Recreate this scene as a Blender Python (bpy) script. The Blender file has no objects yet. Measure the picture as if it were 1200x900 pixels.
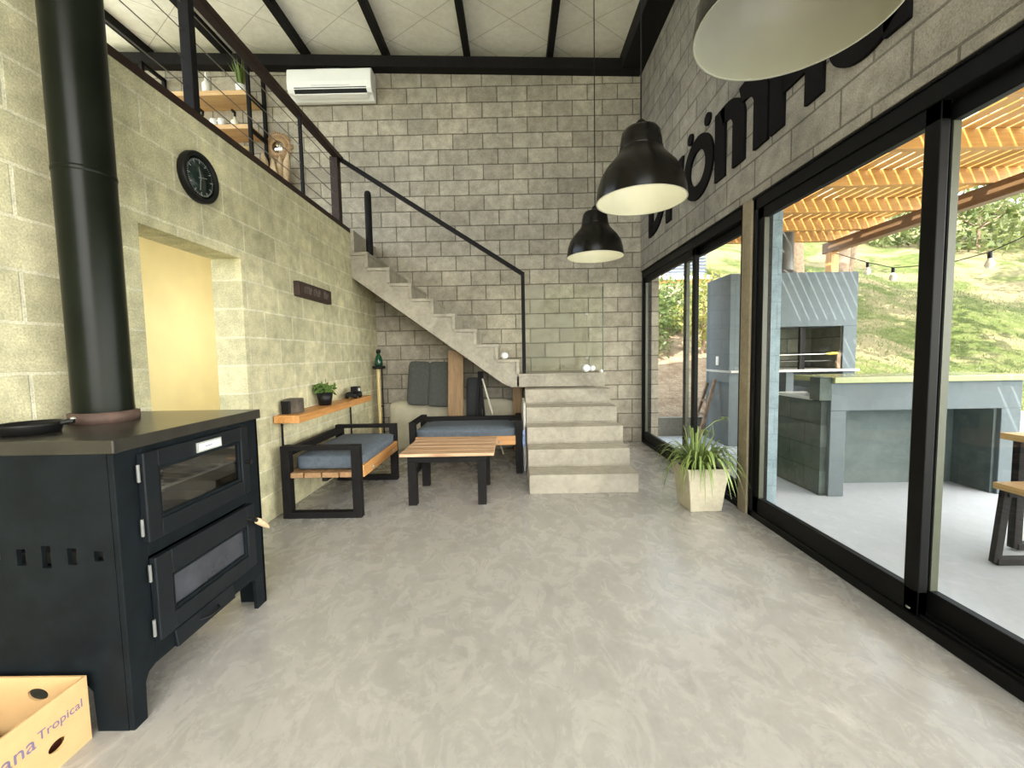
import bpy, math, random
import numpy as np
from mathutils import Matrix, Vector, Euler
random.seed(7)
scene = bpy.context.scene
COL = scene.collection
PI = math.pi
OFF = {}

# ------------------------------------------------------------------ materials
def new_mat(name):
    m = bpy.data.materials.new(name); m.use_nodes = True
    nt = m.node_tree; nt.nodes.clear()
    out = nt.nodes.new('ShaderNodeOutputMaterial')
    return m, nt, out
def N(nt, t, **kw):
    n = nt.nodes.new(t)
    for k, v in kw.items(): setattr(n, k, v)
    return n
def setin(n, **kw):
    for k, v in kw.items(): n.inputs[k.replace('_', ' ')].default_value = v
def c4(c): return (c[0], c[1], c[2], 1.0)
def scl(c, s): return tuple(max(0, min(1, x * s)) for x in c)
def mathn(nt, op, a, b=None):
    n = N(nt, 'ShaderNodeMath', operation=op)
    for i, v in enumerate((a, b)):
        if v is None: continue
        if isinstance(v, (int, float)): n.inputs[i].default_value = v
        else: nt.links.new(v, n.inputs[i])
    return n.outputs[0]
def mixc(nt, fac, a, b, blend='MIX'):
    n = N(nt, 'ShaderNodeMix', data_type='RGBA', blend_type=blend)
    for key, v in ((0, fac), (6, a), (7, b)):
        if isinstance(v, (int, float)): n.inputs[key].default_value = v
        elif isinstance(v, tuple): n.inputs[key].default_value = c4(v)
        else: nt.links.new(v, n.inputs[key])
    return n.outputs[2]
def ramp(nt, fac, p0, p1, c0=(0, 0, 0), c1=(1, 1, 1)):
    r = N(nt, 'ShaderNodeValToRGB')
    r.color_ramp.elements[0].position = p0; r.color_ramp.elements[0].color = c4(c0)
    r.color_ramp.elements[1].position = p1; r.color_ramp.elements[1].color = c4(c1)
    nt.links.new(fac, r.inputs[0]); return r.outputs[0]
def noise(nt, vec, scale, detail=4, rough=.55, dist=0):
    n = N(nt, 'ShaderNodeTexNoise'); setin(n, Scale=scale, Detail=detail, Roughness=rough, Distortion=dist)
    nt.links.new(vec, n.inputs['Vector']); return n.outputs['Fac']
def mapping(nt, vec, scale=(1, 1, 1), rot=(0, 0, 0), loc=(0, 0, 0)):
    n = N(nt, 'ShaderNodeMapping'); n.inputs['Scale'].default_value = scale
    n.inputs['Rotation'].default_value = rot; n.inputs['Location'].default_value = loc
    nt.links.new(vec, n.inputs[0]); return n.outputs[0]
def bump(nt, h, strength=.3, dist=.01, normal=None):
    b = N(nt, 'ShaderNodeBump'); setin(b, Strength=strength, Distance=dist)
    nt.links.new(h, b.inputs['Height'])
    if normal: nt.links.new(normal, b.inputs['Normal'])
    return b.outputs[0]
def principled(nt, out, col, rough=.5, metal=0, normal=None, spec=.5):
    p = N(nt, 'ShaderNodeBsdfPrincipled')
    if isinstance(col, tuple): p.inputs['Base Color'].default_value = c4(col)
    else: nt.links.new(col, p.inputs['Base Color'])
    if isinstance(rough, (int, float)): p.inputs['Roughness'].default_value = rough
    else: nt.links.new(rough, p.inputs['Roughness'])
    p.inputs['Metallic'].default_value = metal
    p.inputs['Specular IOR Level'].default_value = spec
    if normal: nt.links.new(normal, p.inputs['Normal'])
    nt.links.new(p.outputs[0], out.inputs[0]); return p
def mat(name, col, rough=.5, metal=0, var=.12, vscale=6, bmp=.0, bscale=60, spec=.5):
    m, nt, out = new_mat(name)
    tc = N(nt, 'ShaderNodeTexCoord').outputs['Object']
    f = noise(nt, tc, vscale, 5)
    c = mixc(nt, ramp(nt, f, .3, .7), scl(col, 1 - var), scl(col, 1 + var))
    nrm = bump(nt, noise(nt, tc, bscale, 3), bmp, .004) if bmp else None
    principled(nt, out, c, rough, metal, nrm, spec); return m
def wood(name, col, dark, axis=0, rough=.5, scale=1.0):
    m, nt, out = new_mat(name)
    tc = N(nt, 'ShaderNodeTexCoord').outputs['Object']
    s = [14 * scale] * 3; s[axis] = 1.1 * scale
    v = mapping(nt, tc, tuple(s))
    a = noise(nt, v, 1.6, 6, .6, .6)
    s2 = [70 * scale] * 3; s2[axis] = 3 * scale
    b = noise(nt, mapping(nt, tc, tuple(s2)), 1.5, 3)
    f = mathn(nt, 'ADD', mathn(nt, 'MULTIPLY', a, .6), mathn(nt, 'MULTIPLY', b, .5))
    c = mixc(nt, ramp(nt, f, .40, .66), dark, col)
    principled(nt, out, c, rough, 0, bump(nt, b, .15, .003)); return m
def block(name, plane, c1, c2, mortar, phase=0.0, bstr=.75, msize=.007):
    """hollow concrete block masonry, 40 x 20 cm, laid in world metres"""
    m, nt, out = new_mat(name)
    pos = N(nt, 'ShaderNodeNewGeometry').outputs['Position']
    sp = N(nt, 'ShaderNodeSeparateXYZ'); nt.links.new(pos, sp.inputs[0])
    cb = N(nt, 'ShaderNodeCombineXYZ')
    wob = noise(nt, pos, 3.0, 2)
    wz = mathn(nt, 'ADD', sp.outputs['Z'], mathn(nt, 'MULTIPLY', mathn(nt, 'SUBTRACT', wob, .5), .012))
    h = sp.outputs['X'] if plane == 'x' else (sp.outputs['Y'] if plane == 'y' else mathn(nt, 'ADD', sp.outputs['X'], sp.outputs['Y']))
    nt.links.new(mathn(nt, 'SUBTRACT', h, phase), cb.inputs[0]); nt.links.new(wz, cb.inputs[1])
    br = N(nt, 'ShaderNodeTexBrick'); br.offset = .5; br.offset_frequency = 2
    setin(br, Scale=1.0, Brick_Width=.4, Row_Height=.2, Mortar_Size=msize, Mortar_Smooth=.25, Bias=0.0)
    br.inputs['Color1'].default_value = c4(c1); br.inputs['Color2'].default_value = c4(c2); br.inputs['Mortar'].default_value = c4(mortar)
    nt.links.new(cb.outputs[0], br.inputs['Vector'])
    big = noise(nt, pos, 1.3, 4); mid = noise(nt, pos, 9, 5, .65); fine = noise(nt, pos, 120, 3, .7)
    c = mixc(nt, 1.0, br.outputs['Color'], ramp(nt, big, .3, .72, (.78, .78, .77), (1.14, 1.13, 1.10)), 'MULTIPLY')
    c = mixc(nt, 1.0, c, ramp(nt, mid, .3, .7, (.74, .74, .74), (1.20, 1.20, 1.20)), 'MULTIPLY')
    c = mixc(nt, 1.0, c, ramp(nt, fine, .3, .7, (.72, .72, .72), (1.22, 1.22, 1.22)), 'MULTIPLY')
    hgt = mathn(nt, 'ADD', mathn(nt, 'MULTIPLY', br.outputs['Fac'], -1.0), mathn(nt, 'ADD', mathn(nt, 'MULTIPLY', fine, .35), mathn(nt, 'MULTIPLY', mid, .3)))
    principled(nt, out, c, .9, 0, bump(nt, hgt, bstr, .012), .2); return m
def concrete(name, col, rough=.7, scale=2.5, var=.16, bstr=.2, spec=.4):
    m, nt, out = new_mat(name)
    pos = N(nt, 'ShaderNodeNewGeometry').outputs['Position']
    a = noise(nt, pos, scale, 8, .62, .8); b = noise(nt, pos, scale * 7, 6, .65, .5); d = noise(nt, pos, 90, 2)
    f = mathn(nt, 'ADD', mathn(nt, 'MULTIPLY', a, .6), mathn(nt, 'MULTIPLY', b, .4))
    c = mixc(nt, ramp(nt, f, .36, .64), scl(col, 1 - var), scl(col, 1 + var))
    hgt = mathn(nt, 'ADD', b, mathn(nt, 'MULTIPLY', d, .25))
    principled(nt, out, c, rough, 0, bump(nt, hgt, bstr, .006), spec); return m
def floor_mat(name, base, lo, rough=.34):
    m, nt, out = new_mat(name)
    pos = N(nt, 'ShaderNodeNewGeometry').outputs['Position']
    v = mapping(nt, pos, (1, 1.0, 1), (0, 0, .5))
    a = noise(nt, v, 1.0, 10, .68, .5)
    b = noise(nt, mapping(nt, pos, (3.6, 2.4, 1), (0, 0, .7)), 2.0, 10, .74, .9)
    d = noise(nt, mapping(nt, pos, (1.5, 1, 1), (0, 0, .6)), 11, 10, .72, .8)
    f = mathn(nt, 'ADD', mathn(nt, 'MULTIPLY', a, .34), mathn(nt, 'ADD', mathn(nt, 'MULTIPLY', b, .34), mathn(nt, 'MULTIPLY', d, .32)))
    c = mixc(nt, ramp(nt, f, .30, .68), lo, base)
    vein = ramp(nt, noise(nt, mapping(nt, pos, (3, 3, 1), (0, 0, -.4)), 2.6, 10, .75, .7), .54, .68)
    c = mixc(nt, mathn(nt, 'MULTIPLY', vein, .4), c, scl(base, 1.22))
    r = mathn(nt, 'ADD', mathn(nt, 'MULTIPLY', b, .28), rough - .12)
    principled(nt, out, c, r, 0, bump(nt, b, .10, .004), .5); return m
def glass_mat(name, tint=(.93, .97, .95), base=.045):
    m, nt, out = new_mat(name)
    lw = N(nt, 'ShaderNodeLayerWeight'); lw.inputs[0].default_value = .5
    f = mathn(nt, 'ADD', mathn(nt, 'MULTIPLY', mathn(nt, 'POWER', lw.outputs['Facing'], 5.0), .9), base)
    tr = N(nt, 'ShaderNodeBsdfTransparent'); tr.inputs[0].default_value = c4(tint)
    gl = N(nt, 'ShaderNodeBsdfGlossy'); gl.inputs['Roughness'].default_value = .0
    mx = N(nt, 'ShaderNodeMixShader'); nt.links.new(f, mx.inputs[0]); nt.links.new(tr.outputs[0], mx.inputs[1]); nt.links.new(gl.outputs[0], mx.inputs[2])
    nt.links.new(mx.outputs[0], out.inputs[0]); return m
def leaf_mat(name, a, b, trans=.35):
    m, nt, out = new_mat(name)
    oi = N(nt, 'ShaderNodeNewGeometry')
    c = mixc(nt, oi.outputs['Random Per Island'], a, b)
    d = N(nt, 'ShaderNodeBsdfPrincipled'); nt.links.new(c, d.inputs['Base Color']); d.inputs['Roughness'].default_value = .5
    t = N(nt, 'ShaderNodeBsdfTranslucent'); nt.links.new(c, t.inputs[0])
    mx = N(nt, 'ShaderNodeMixShader'); mx.inputs[0].default_value = trans
    nt.links.new(d.outputs[0], mx.inputs[1]); nt.links.new(t.outputs[0], mx.inputs[2]); nt.links.new(mx.outputs[0], out.inputs[0]); return m

# ------------------------------------------------------------------ mesh builder
class MB:
    def __init__(s): s.v = []; s.f = []; s.m = []; s.sm = []
    def add(s, vs, fs, m=0, smooth=False):
        o = len(s.v); s.v += [tuple(v) for v in vs]
        for f in fs: s.f.append([o + i for i in f]); s.m.append(m); s.sm.append(smooth)
        return s
    def box(s, x0, x1, y0, y1, z0, z1, m=0):
        x0, x1 = sorted((x0, x1)); y0, y1 = sorted((y0, y1)); z0, z1 = sorted((z0, z1))
        v = [(x0, y0, z0), (x1, y0, z0), (x1, y1, z0), (x0, y1, z0), (x0, y0, z1), (x1, y0, z1), (x1, y1, z1), (x0, y1, z1)]
        return s.add(v, [(0, 3, 2, 1), (4, 5, 6, 7), (0, 1, 5, 4), (1, 2, 6, 5), (2, 3, 7, 6), (3, 0, 4, 7)], m)
    def obox(s, c, size, eul=(0, 0, 0), m=0):
        R = Euler(eul).to_matrix(); c = Vector(c); v = []
        for z in (-.5, .5):
            for x, y in ((-.5, -.5), (.5, -.5), (.5, .5), (-.5, .5)):
                v.append(c + R @ Vector((x * size[0], y * size[1], z * size[2])))
        return s.add(v, [(0, 3, 2, 1), (4, 5, 6, 7), (0, 1, 5, 4), (1, 2, 6, 5), (2, 3, 7, 6), (3, 0, 4, 7)], m)
    def bar(s, p0, p1, w, h, up=(0, 0, 1), m=0):
        p0 = Vector(p0); p1 = Vector(p1); d = (p1 - p0).normalized(); u = Vector(up)
        if abs(d.dot(u)) > .98: u = Vector((0, 1, 0))
        r = d.cross(u).normalized(); u = r.cross(d).normalized(); v = []
        for p in (p0, p1):
            for a, b in ((-.5, -.5), (.5, -.5), (.5, .5), (-.5, .5)): v.append(p + r * (a * w) + u * (b * h))
        return s.add(v, [(0, 3, 2, 1), (4, 5, 6, 7), (0, 1, 5, 4), (1, 2, 6, 5), (2, 3, 7, 6), (3, 0, 4, 7)], m)
    def tube(s, pts, r, n=10, m=0, caps=True):
        pts = [Vector(p) for p in pts]; k = len(pts)
        rs = r if isinstance(r, (list, tuple)) else [r] * k
        vs = []; ref = None
        for i, p in enumerate(pts):
            d = (pts[min(i + 1, k - 1)] - pts[max(i - 1, 0)]).normalized()
            if ref is None:
                ref = Vector((0, 0, 1)) if abs(d.z) < .9 else Vector((1, 0, 0))
            a = d.cross(ref).normalized(); b = a.cross(d).normalized(); ref = b
            for j in range(n):
                t = 2 * PI * j / n; vs.append(p + a * (rs[i] * math.cos(t)) + b * (rs[i] * math.sin(t)))
        fs = []
        for i in range(k - 1):
            for j in range(n): fs.append((i * n + j, i * n + (j + 1) % n, (i + 1) * n + (j + 1) % n, (i + 1) * n + j))
        s.add(vs, fs, m, True)
        if caps:
            s.add(vs[:n], [tuple(range(n - 1, -1, -1))], m); s.add(vs[-n:], [tuple(range(n))], m)
        return s
    def lathe(s, prof, c=(0, 0, 0), n=32, m=0, axis='z', close=False):
        c = Vector(c); vs = []
        for r, h in prof:
            for j in range(n):
                t = 2 * PI * j / n; a, b = r * math.cos(t), r * math.sin(t)
                p = {'z': (a, b, h), 'x': (h, a, b), 'y': (a, h, b)}[axis]
                vs.append(c + Vector(p))
        fs = []
        for i in range(len(prof) - 1):
            for j in range(n): fs.append((i * n + j, i * n + (j + 1) % n, (i + 1) * n + (j + 1) % n, (i + 1) * n + j))
        s.add(vs, fs, m, True)
        if close:
            s.add(vs[:n], [tuple(range(n - 1, -1, -1))], m); s.add(vs[-n:], [tuple(range(n))], m)
        return s
    def prism(s, poly, axis, a, b, m=0):
        """poly of 2-D points in the two axes other than `axis`, extruded from a to b"""
        def P(p, t):
            return {'x': (t, p[0], p[1]), 'y': (p[0], t, p[1]), 'z': (p[0], p[1], t)}[axis]
        n = len(poly); vs = [P(p, a) for p in poly] + [P(p, b) for p in poly]
        fs = [tuple(range(n)), tuple(range(2 * n - 1, n - 1, -1))] + [(i, (i + 1) % n, n + (i + 1) % n, n + i) for i in range(n)]
        return s.add(vs, fs, m)
    def band(s, outer, inner, axis, a, b, m=0, closed=True):
        """strip between two matching 2-D curves, extruded"""
        def P(p, t):
            return {'x': (t, p[0], p[1]), 'y': (p[0], t, p[1]), 'z': (p[0], p[1], t)}[axis]
        n = len(outer); k = n if closed else n - 1
        for i in range(k):
            j = (i + 1) % n
            q = [outer[i], outer[j], inner[j], inner[i]]
            vs = [P(p, a) for p in q] + [P(p, b) for p in q]
            fs = [(0, 1, 2, 3), (7, 6, 5, 4), (0, 4, 5, 1), (2, 6, 7, 3)]
            if not closed and i == 0: fs.append((0, 3, 7, 4))
            if not closed and i == k - 1: fs.append((1, 5, 6, 2))
            s.add(vs, fs, m)
        return s
    def rbox(s, x0, x1, y0, y1, z0, z1, r=.03, m=0, puff=0.0, seg=4):
        """soft cushion: box with rounded edges and slightly puffed faces"""
        c = Vector(((x0 + x1) / 2, (y0 + y1) / 2, (z0 + z1) / 2)); hx, hy, hz = (x1 - x0) / 2, (y1 - y0) / 2, (z1 - z0) / 2
        n = 10
        import bmesh
        bm = bmesh.new(); bmesh.ops.create_cube(bm, size=2)
        bmesh.ops.subdivide_edges(bm, edges=bm.edges[:], cuts=n, use_grid_fill=True)
        vs = []
        for v in bm.verts:
            p = Vector((v.co.x * hx, v.co.y * hy, v.co.z * hz))
            q = Vector((max(-hx + r, min(hx - r, p.x)), max(-hy + r, min(hy - r, p.y)), max(-hz + r, min(hz - r, p.z))))
            d = p - q
            if d.length > 1e-9: p = q + d.normalized() * min(r, d.length)
            fx, fy, fz = 1 - abs(v.co.x) ** 4, 1 - abs(v.co.y) ** 4, 1 - abs(v.co.z) ** 4
            if abs(v.co.z) > .99: p.z += math.copysign(puff * fx * fy, v.co.z)
            if abs(v.co.y) > .99: p.y += math.copysign(puff * .6 * fx * fz, v.co.y)
            if abs(v.co.x) > .99: p.x += math.copysign(puff * .6 * fy * fz, v.co.x)
            vs.append(c + p)
        fs = [tuple(v.index for v in f.verts) for f in bm.faces]
        bm.free(); return s.add(vs, fs, m, True)
    def xf(s, M):
        s.v = [tuple(M @ Vector(v)) for v in s.v]; return s
    def build(s, name, mats, parent=None, bevel=0, origin=None, seg=2):
        if not isinstance(mats, (list, tuple)): mats = [mats]
        me = bpy.data.meshes.new(name)
        if parent is not None: off = OFF[parent.name]
        elif origin is not None: off = Vector(origin)
        else:
            a = np.array(s.v); off = Vector(((a[:, 0].min() + a[:, 0].max()) / 2, (a[:, 1].min() + a[:, 1].max()) / 2, a[:, 2].min()))
        me.from_pydata([tuple(Vector(v) - off) for v in s.v], [], s.f)
        for m in mats: me.materials.append(m)
        me.polygons.foreach_set('material_index', s.m); me.polygons.foreach_set('use_smooth', s.sm)
        me.update()
        import bmesh
        bm = bmesh.new(); bm.from_mesh(me); 
        if len(bm.verts) < 60000: bmesh.ops.recalc_face_normals(bm, faces=bm.faces[:])
        bm.to_mesh(me); bm.free()
        o = bpy.data.objects.new(name, me); COL.objects.link(o)
        if parent is not None: o.parent = parent; OFF[o.name] = OFF[parent.name]
        else: o.location = off; OFF[o.name] = off
        if bevel:
            b = o.modifiers.new('bevel', 'BEVEL'); b.width = bevel; b.segments = seg; b.limit_method = 'ANGLE'; b.angle_limit = math.radians(40)
        return o
def tag(o, label=None, cat=None, group=None, kind=None):
    if label: o['label'] = label
    if cat: o['category'] = cat
    if group: o['group'] = group
    if kind: o['kind'] = kind
    return o
def thing(name, label, cat, loc=(0, 0, 0), group=None):
    o = bpy.data.objects.new(name, None); COL.objects.link(o); o.location = loc; o.empty_display_size = .1
    OFF[o.name] = Vector(loc); return tag(o, label, cat, group)
def local_thing(name, label, cat, group=None):
    o = thing(name, label, cat, (0, 0, 0), group); return o
def struct(mb, name, mats, label=None, cat=None, **kw):
    return tag(mb.build(name, mats, **kw), label, cat, None, 'structure')
def copy_tree(o, parent=None):
    c = o.copy(); COL.objects.link(c)
    if parent is not None: c.parent = parent
    for ch in [x for x in bpy.data.objects if x.parent == o]: copy_tree(ch, c)
    return c
def text_mesh(body, size, depth=0.0005, space=1.0, shear=0.0):
    cu = bpy.data.curves.new('lettering', 'FONT'); cu.body = body; cu.size = size; cu.extrude = depth; cu.space_character = space; cu.shear = shear
    cu.resolution_u = 4
    o = bpy.data.objects.new('lettering', cu); COL.objects.link(o)
    bpy.context.view_layer.update()
    dg = bpy.context.evaluated_depsgraph_get()
    me = bpy.data.meshes.new_from_object(o.evaluated_get(dg))
    bpy.data.objects.remove(o); bpy.data.curves.remove(cu)
    vs = [tuple(v.co) for v in me.vertices]; fs = [tuple(p.vertices) for p in me.polygons]
    bpy.data.meshes.remove(me); return vs, fs
def leaf_cloud(n, center, radii, size, seed, shell=.5, flat=0.0):
    rg = np.random.default_rng(seed)
    d = rg.normal(size=(n, 3)); d /= np.linalg.norm(d, axis=1)[:, None]
    rr = shell + (1 - shell) * rg.random(n) ** .6
    lump = 1 + .22 * np.sin(d[:, 0] * 5 + seed) * np.cos(d[:, 1] * 4.3 + seed * 2) + .15 * np.sin(d[:, 2] * 6 + seed)
    c = np.array(center) + d * (rr * lump)[:, None] * np.array(radii)
    return leaf_quads(c, size, rg)
def leaf_quads(c, size, rg):
    n = len(c)
    a = rg.normal(size=(n, 3)); a /= np.linalg.norm(a, axis=1)[:, None]
    b = rg.normal(size=(n, 3)); b -= a * (a * b).sum(1)[:, None]; b /= np.linalg.norm(b, axis=1)[:, None]
    s = size * (.6 + .8 * rg.random(n))[:, None]
    v = np.stack([c - a * s, c - b * s * .45, c + a * s, c + b * s * .45], 1).reshape(-1, 3)
    return v, np.arange(n * 4).reshape(-1, 4)
def arr_obj(name, v, f, m, parent=None, origin=(0, 0, 0)):
    me = bpy.data.meshes.new(name)
    off = OFF[parent.name] if parent is not None else Vector(origin)
    v = np.asarray(v) - np.array(off)
    me.from_pydata(v.tolist(), [], f.tolist()); me.materials.append(m); me.update()
    o = bpy.data.objects.new(name, me); COL.objects.link(o)
    if parent is not None: o.parent = parent; OFF[o.name] = OFF[parent.name]
    else: o.location = off; OFF[o.name] = Vector(off)
    return o

SUN_E, SKY_S, EXPO = 18.0, 1.0, 0.12
SKY_A, SKY_B = (4.2, 4.8, 5.5), (12.5, 12.0, 11.2)
# ------------------------------------------------------------------ palette
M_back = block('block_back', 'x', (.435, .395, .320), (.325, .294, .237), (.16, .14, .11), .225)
M_left = block('block_left', 'y', (.69, .65, .435), (.56, .53, .35), (.74, .71, .54), .05, .5, .008)  # yellow of the garden's bounce light is put into this wall's colour
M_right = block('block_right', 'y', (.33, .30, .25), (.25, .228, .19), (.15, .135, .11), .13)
M_block_blue = block('block_blue_paint', 'xy', (.24, .31, .35), (.22, .29, .33), (.19, .25, .29), .0, .25, .005)
M_floor = floor_mat('polished_concrete', (.47, .452, .425), (.215, .206, .190), .25)
M_terr = floor_mat('terrace_concrete', (.42, .44, .475), (.31, .33, .36), .5)
M_step = concrete('step_concrete', (.36, .33, .27), .8, 3.0, .27, .25, .25)
M_steel = mat('black_steel', (.010, .009, .009), .6, .0, .2, 20, .05, 80, .12)
M_brown = mat('dark_brown_steel', (.026, .014, .010), .55, .0, .2, 20, 0, 60, .25)
M_frame = mat('black_aluminium', (.005, .005, .005), .45, .0, .1, 20, 0, 60, .12)
M_seal = mat('grey_green_seal', (.055, .06, .035), .4, .0, .1, 20)
M_glass = glass_mat('window_glass')
M_glass2 = glass_mat('panel_glass', (.92, .96, .90), .005)
M_cable = mat('steel_cable', (.25, .23, .20), .35, .7, .1, 20)
M_cream = mat('cream_plaster', (.95, .86, .55), .9, 0, .04, 4, .1, 90)
M_white = mat('white_plastic', (.85, .85, .84), .4, 0, .02, 5)
M_stove = mat('black_stove_steel', (.0055, .008, .010), .6, .0, .3, 14, .12, 160, .10)
M_stove2 = mat('black_stove_enamel', (.006, .008, .010), .45, .0, .2, 10, .05, 120, .2)
M_dark = mat('dark_void', (.006, .006, .006), .9, 0, .1, 10)
M_firebrick = mat('firebrick_grey', (.09, .085, .08), .9, 0, .3, 9, .4, 50)
M_plate = mat('stove_top_plate', (.050, .047, .040), .3, .55, .35, 5, .06, 60)
M_rust = mat('rusty_collar', (.09, .055, .042), .7, .2, .3, 18, .3, 80)
M_flue = mat('flue_black', (.006, .008, .005), .28, .0, .3, 5, .05, 40, .13)
M_woodtip = wood('pale_wood', (.62, .47, .30), (.45, .32, .19), 0, .5, 3)
M_wood_x = wood('orange_pine_x', (.62, .33, .12), (.40, .18, .055), 0, .45)
M_wood_y = wood('orange_pine_y', (.62, .31, .10), (.40, .17, .045), 1, .45)
M_table = wood('salmon_timber', (.68, .46, .29), (.33, .17, .08), 0, .5)
M_slat = wood('brown_slat', (.40, .24, .12), (.26, .14, .06), 0, .55)
M_post = wood('plank_timber', (.27, .165, .07), (.17, .10, .04), 2, .6)
M_shelf = wood('loft_timber', (.66, .44, .22), (.50, .30, .13), 0, .5)
M_cush = mat('slate_blue_fabric', (.085, .105, .130), .9, 0, .18, 30, .25, 300)
M_cush2 = mat('charcoal_green_fabric', (.052, .057, .050), .92, 0, .15, 25, .25, 300)
M_beige = mat('beige_fabric', (.40, .37, .27), .95, 0, .1, 8, .3, 200)
M_card = mat('cardboard', (.56, .37, .175), .85, 0, .06, 12, .05, 90)
M_card_in = mat('cardboard_inside', (.30, .22, .12), .9, 0, .15, 12)
M_ink = mat('purple_ink', (.16, .13, .22), .8, 0, .1, 20)
M_maroon = mat('maroon_paper', (.10, .03, .025), .7, 0, .3, 9)
M_lampout = mat('lamp_black_enamel', (.006, .005, .004), .24, 0, .2, 8, 0, 60, .2)
M_lampin = mat('lamp_inner_white', (.36, .355, .29), .32, 0, .04, 8)
M_letter = mat('letter_black_foam', (.006, .005, .005), .7, 0, .2, 20, 0, 60, .1)
M_pot = concrete('pot_cement', (.52, .47, .35), .85, 6, .18, .3, .2)
M_soil = mat('soil_dark', (.05, .035, .022), .95, 0, .3, 40, .5, 90)
M_leafg = mat('leaf_green', (.11, .18, .03), .5, 0, .25, 12)
M_leafw = mat('leaf_cream', (.36, .42, .15), .5, 0, .12, 12)
M_black_plastic = mat('black_plastic', (.007, .007, .007), .45, 0, .15, 20, 0, 60, .25)
M_teal = mat('clock_face_teal', (.010, .022, .020), .25, 0, .3, 8)
M_silver = mat('silver_mark', (.42, .44, .42), .4, .3, .1, 8)
M_sign = wood('sign_board', (.045, .022, .016), (.025, .012, .010), 1, .55)
M_greenglass = mat('green_bottle_glass', (.01, .06, .03), .08, 0, .2, 10)
M_brass = mat('bamboo_pole', (.55, .43, .20), .4, 0, .12, 12)
M_rattan = mat('rattan', (.42, .27, .14), .7, 0, .25, 40, .5, 120)
M_mirror = mat('mirror_silver', (.8, .82, .84), .05, 1.0, .01, 3)
M_pampas = mat('beige_fringe', (.50, .38, .24), .95, 0, .2, 60, .6, 120)

L, R, D, TOP = -1.90, 1.735, 5.88, 2.73
def ceil_z(x): return 5.172 - .0335 * x

# ------------------------------------------------------------------ setting
b = MB().box(L - .22, R + .05, -3.2, D + .1, -.12, 0)
b.box(-3.4, L - .22, 1.6, 5.4, -.12, 0)
struct(b, 'floor', M_floor)
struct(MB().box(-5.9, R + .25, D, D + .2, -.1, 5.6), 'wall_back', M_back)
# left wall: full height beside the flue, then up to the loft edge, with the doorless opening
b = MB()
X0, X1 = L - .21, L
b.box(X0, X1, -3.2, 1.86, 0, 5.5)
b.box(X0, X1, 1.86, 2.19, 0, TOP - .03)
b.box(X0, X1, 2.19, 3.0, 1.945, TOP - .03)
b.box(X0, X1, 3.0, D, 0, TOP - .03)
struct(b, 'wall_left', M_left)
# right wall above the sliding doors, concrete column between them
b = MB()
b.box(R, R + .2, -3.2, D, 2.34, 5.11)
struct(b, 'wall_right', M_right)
struct(MB().box(R, R + .135, 3.165, 3.285, 0, 2.34), 'column', concrete('column_concrete', (.27, .225, .15), .85, 5, .2, .3, .2), bevel=.004)
# corridor behind the opening
struct(MB().box(-3.35, -3.2, 1.6, 5.4, 0, 2.5).box(-3.2, X0, 5.25, 5.4, 0, 2.5), 'wall_corridor', M_cream)
struct(MB().box(-5.9, X0, 1.86, D, 2.5, TOP - .03).box(-3.2, X0, 1.5, 1.86, 2.5, 2.66), 'slab', M_step)
# loft edge channel
struct(MB().box(L - .10, L + .006, 1.86, 5.05, TOP - .035, TOP + .012), 'trim_1', M_brown)

# ceiling of pale insulation panels with a diagonal wire net
m, nt, out = new_mat('ceiling_panels')
pos = N(nt, 'ShaderNodeNewGeometry').outputs['Position']; sp = N(nt, 'ShaderNodeSeparateXYZ'); nt.links.new(pos, sp.inputs[0])
def lines(a, bb, per, w):
    e = mathn(nt, 'ADD', mathn(nt, 'MULTIPLY', sp.outputs['X'], a), mathn(nt, 'MULTIPLY', sp.outputs['Y'], bb))
    fr = mathn(nt, 'FRACT', mathn(nt, 'MULTIPLY', e, 1 / per)); return mathn(nt, 'LESS_THAN', fr, w / per)
net = mathn(nt, 'MAXIMUM', lines(.60, .80, .60, .009), lines(.60, -.80, .60, .009))
q = noise(nt, pos, 14, 6, .7); q2 = noise(nt, pos, 2, 3)
c = mixc(nt, ramp(nt, q, .3, .7), (.80, .79, .75), (.93, .92, .89))
c = mixc(nt, 1.0, c, ramp(nt, q2, .3, .7, (.88, .87, .85), (1, 1, 1)), 'MULTIPLY')
c = mixc(nt, mathn(nt, 'MULTIPLY', net, .55), c, (.27, .25, .21))
principled(nt, out, c, .8, 0, bump(nt, q, .5, .01), .2); M_ceil = m
b = MB()
def slab_x(b, x0, x1, y0, y1, dz0, dz1, m=0):
    P = [(x0, ceil_z(x0) + dz0), (x1, ceil_z(x1) + dz0), (x1, ceil_z(x1) + dz1), (x0, ceil_z(x0) + dz1)]
    return b.prism(P, 'y', y0, y1, m)
slab_x(b, -5.95, R + .1, -3.2, D + .1, 0, .12)
struct(b, 'ceiling', M_ceil)
for i, x in enumerate((-4.73, -3.69, -2.655, -1.607, -.55, .523)):
    b = MB(); slab_x(b, x - .04, x + .04, -2.3, D - .02, -.10, .0)
    tag(b.build('ceiling_beam', M_steel), ('first', 'second', 'third', 'fourth', 'fifth', 'sixth')[i] + ' black steel ceiling rafter counted from the far side of the loft', 'ceiling beam', 'black rafters under the pale ceiling', 'structure')
b = MB(); slab_x(b, 1.45, R, -2.3, D - .02, -.22, .0)
tag(b.build('ceiling_beam', M_steel), 'deep black steel beam running along the top of the lettered wall', 'ceiling beam', None, 'structure')
b = MB(); slab_x(b, -5.9, R - .02, D - .14, D, -.235, -.095)
tag(b.build('ceiling_beam', M_steel), 'black steel cross beam along the top of the far block wall', 'ceiling beam', None, 'structure')
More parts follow.
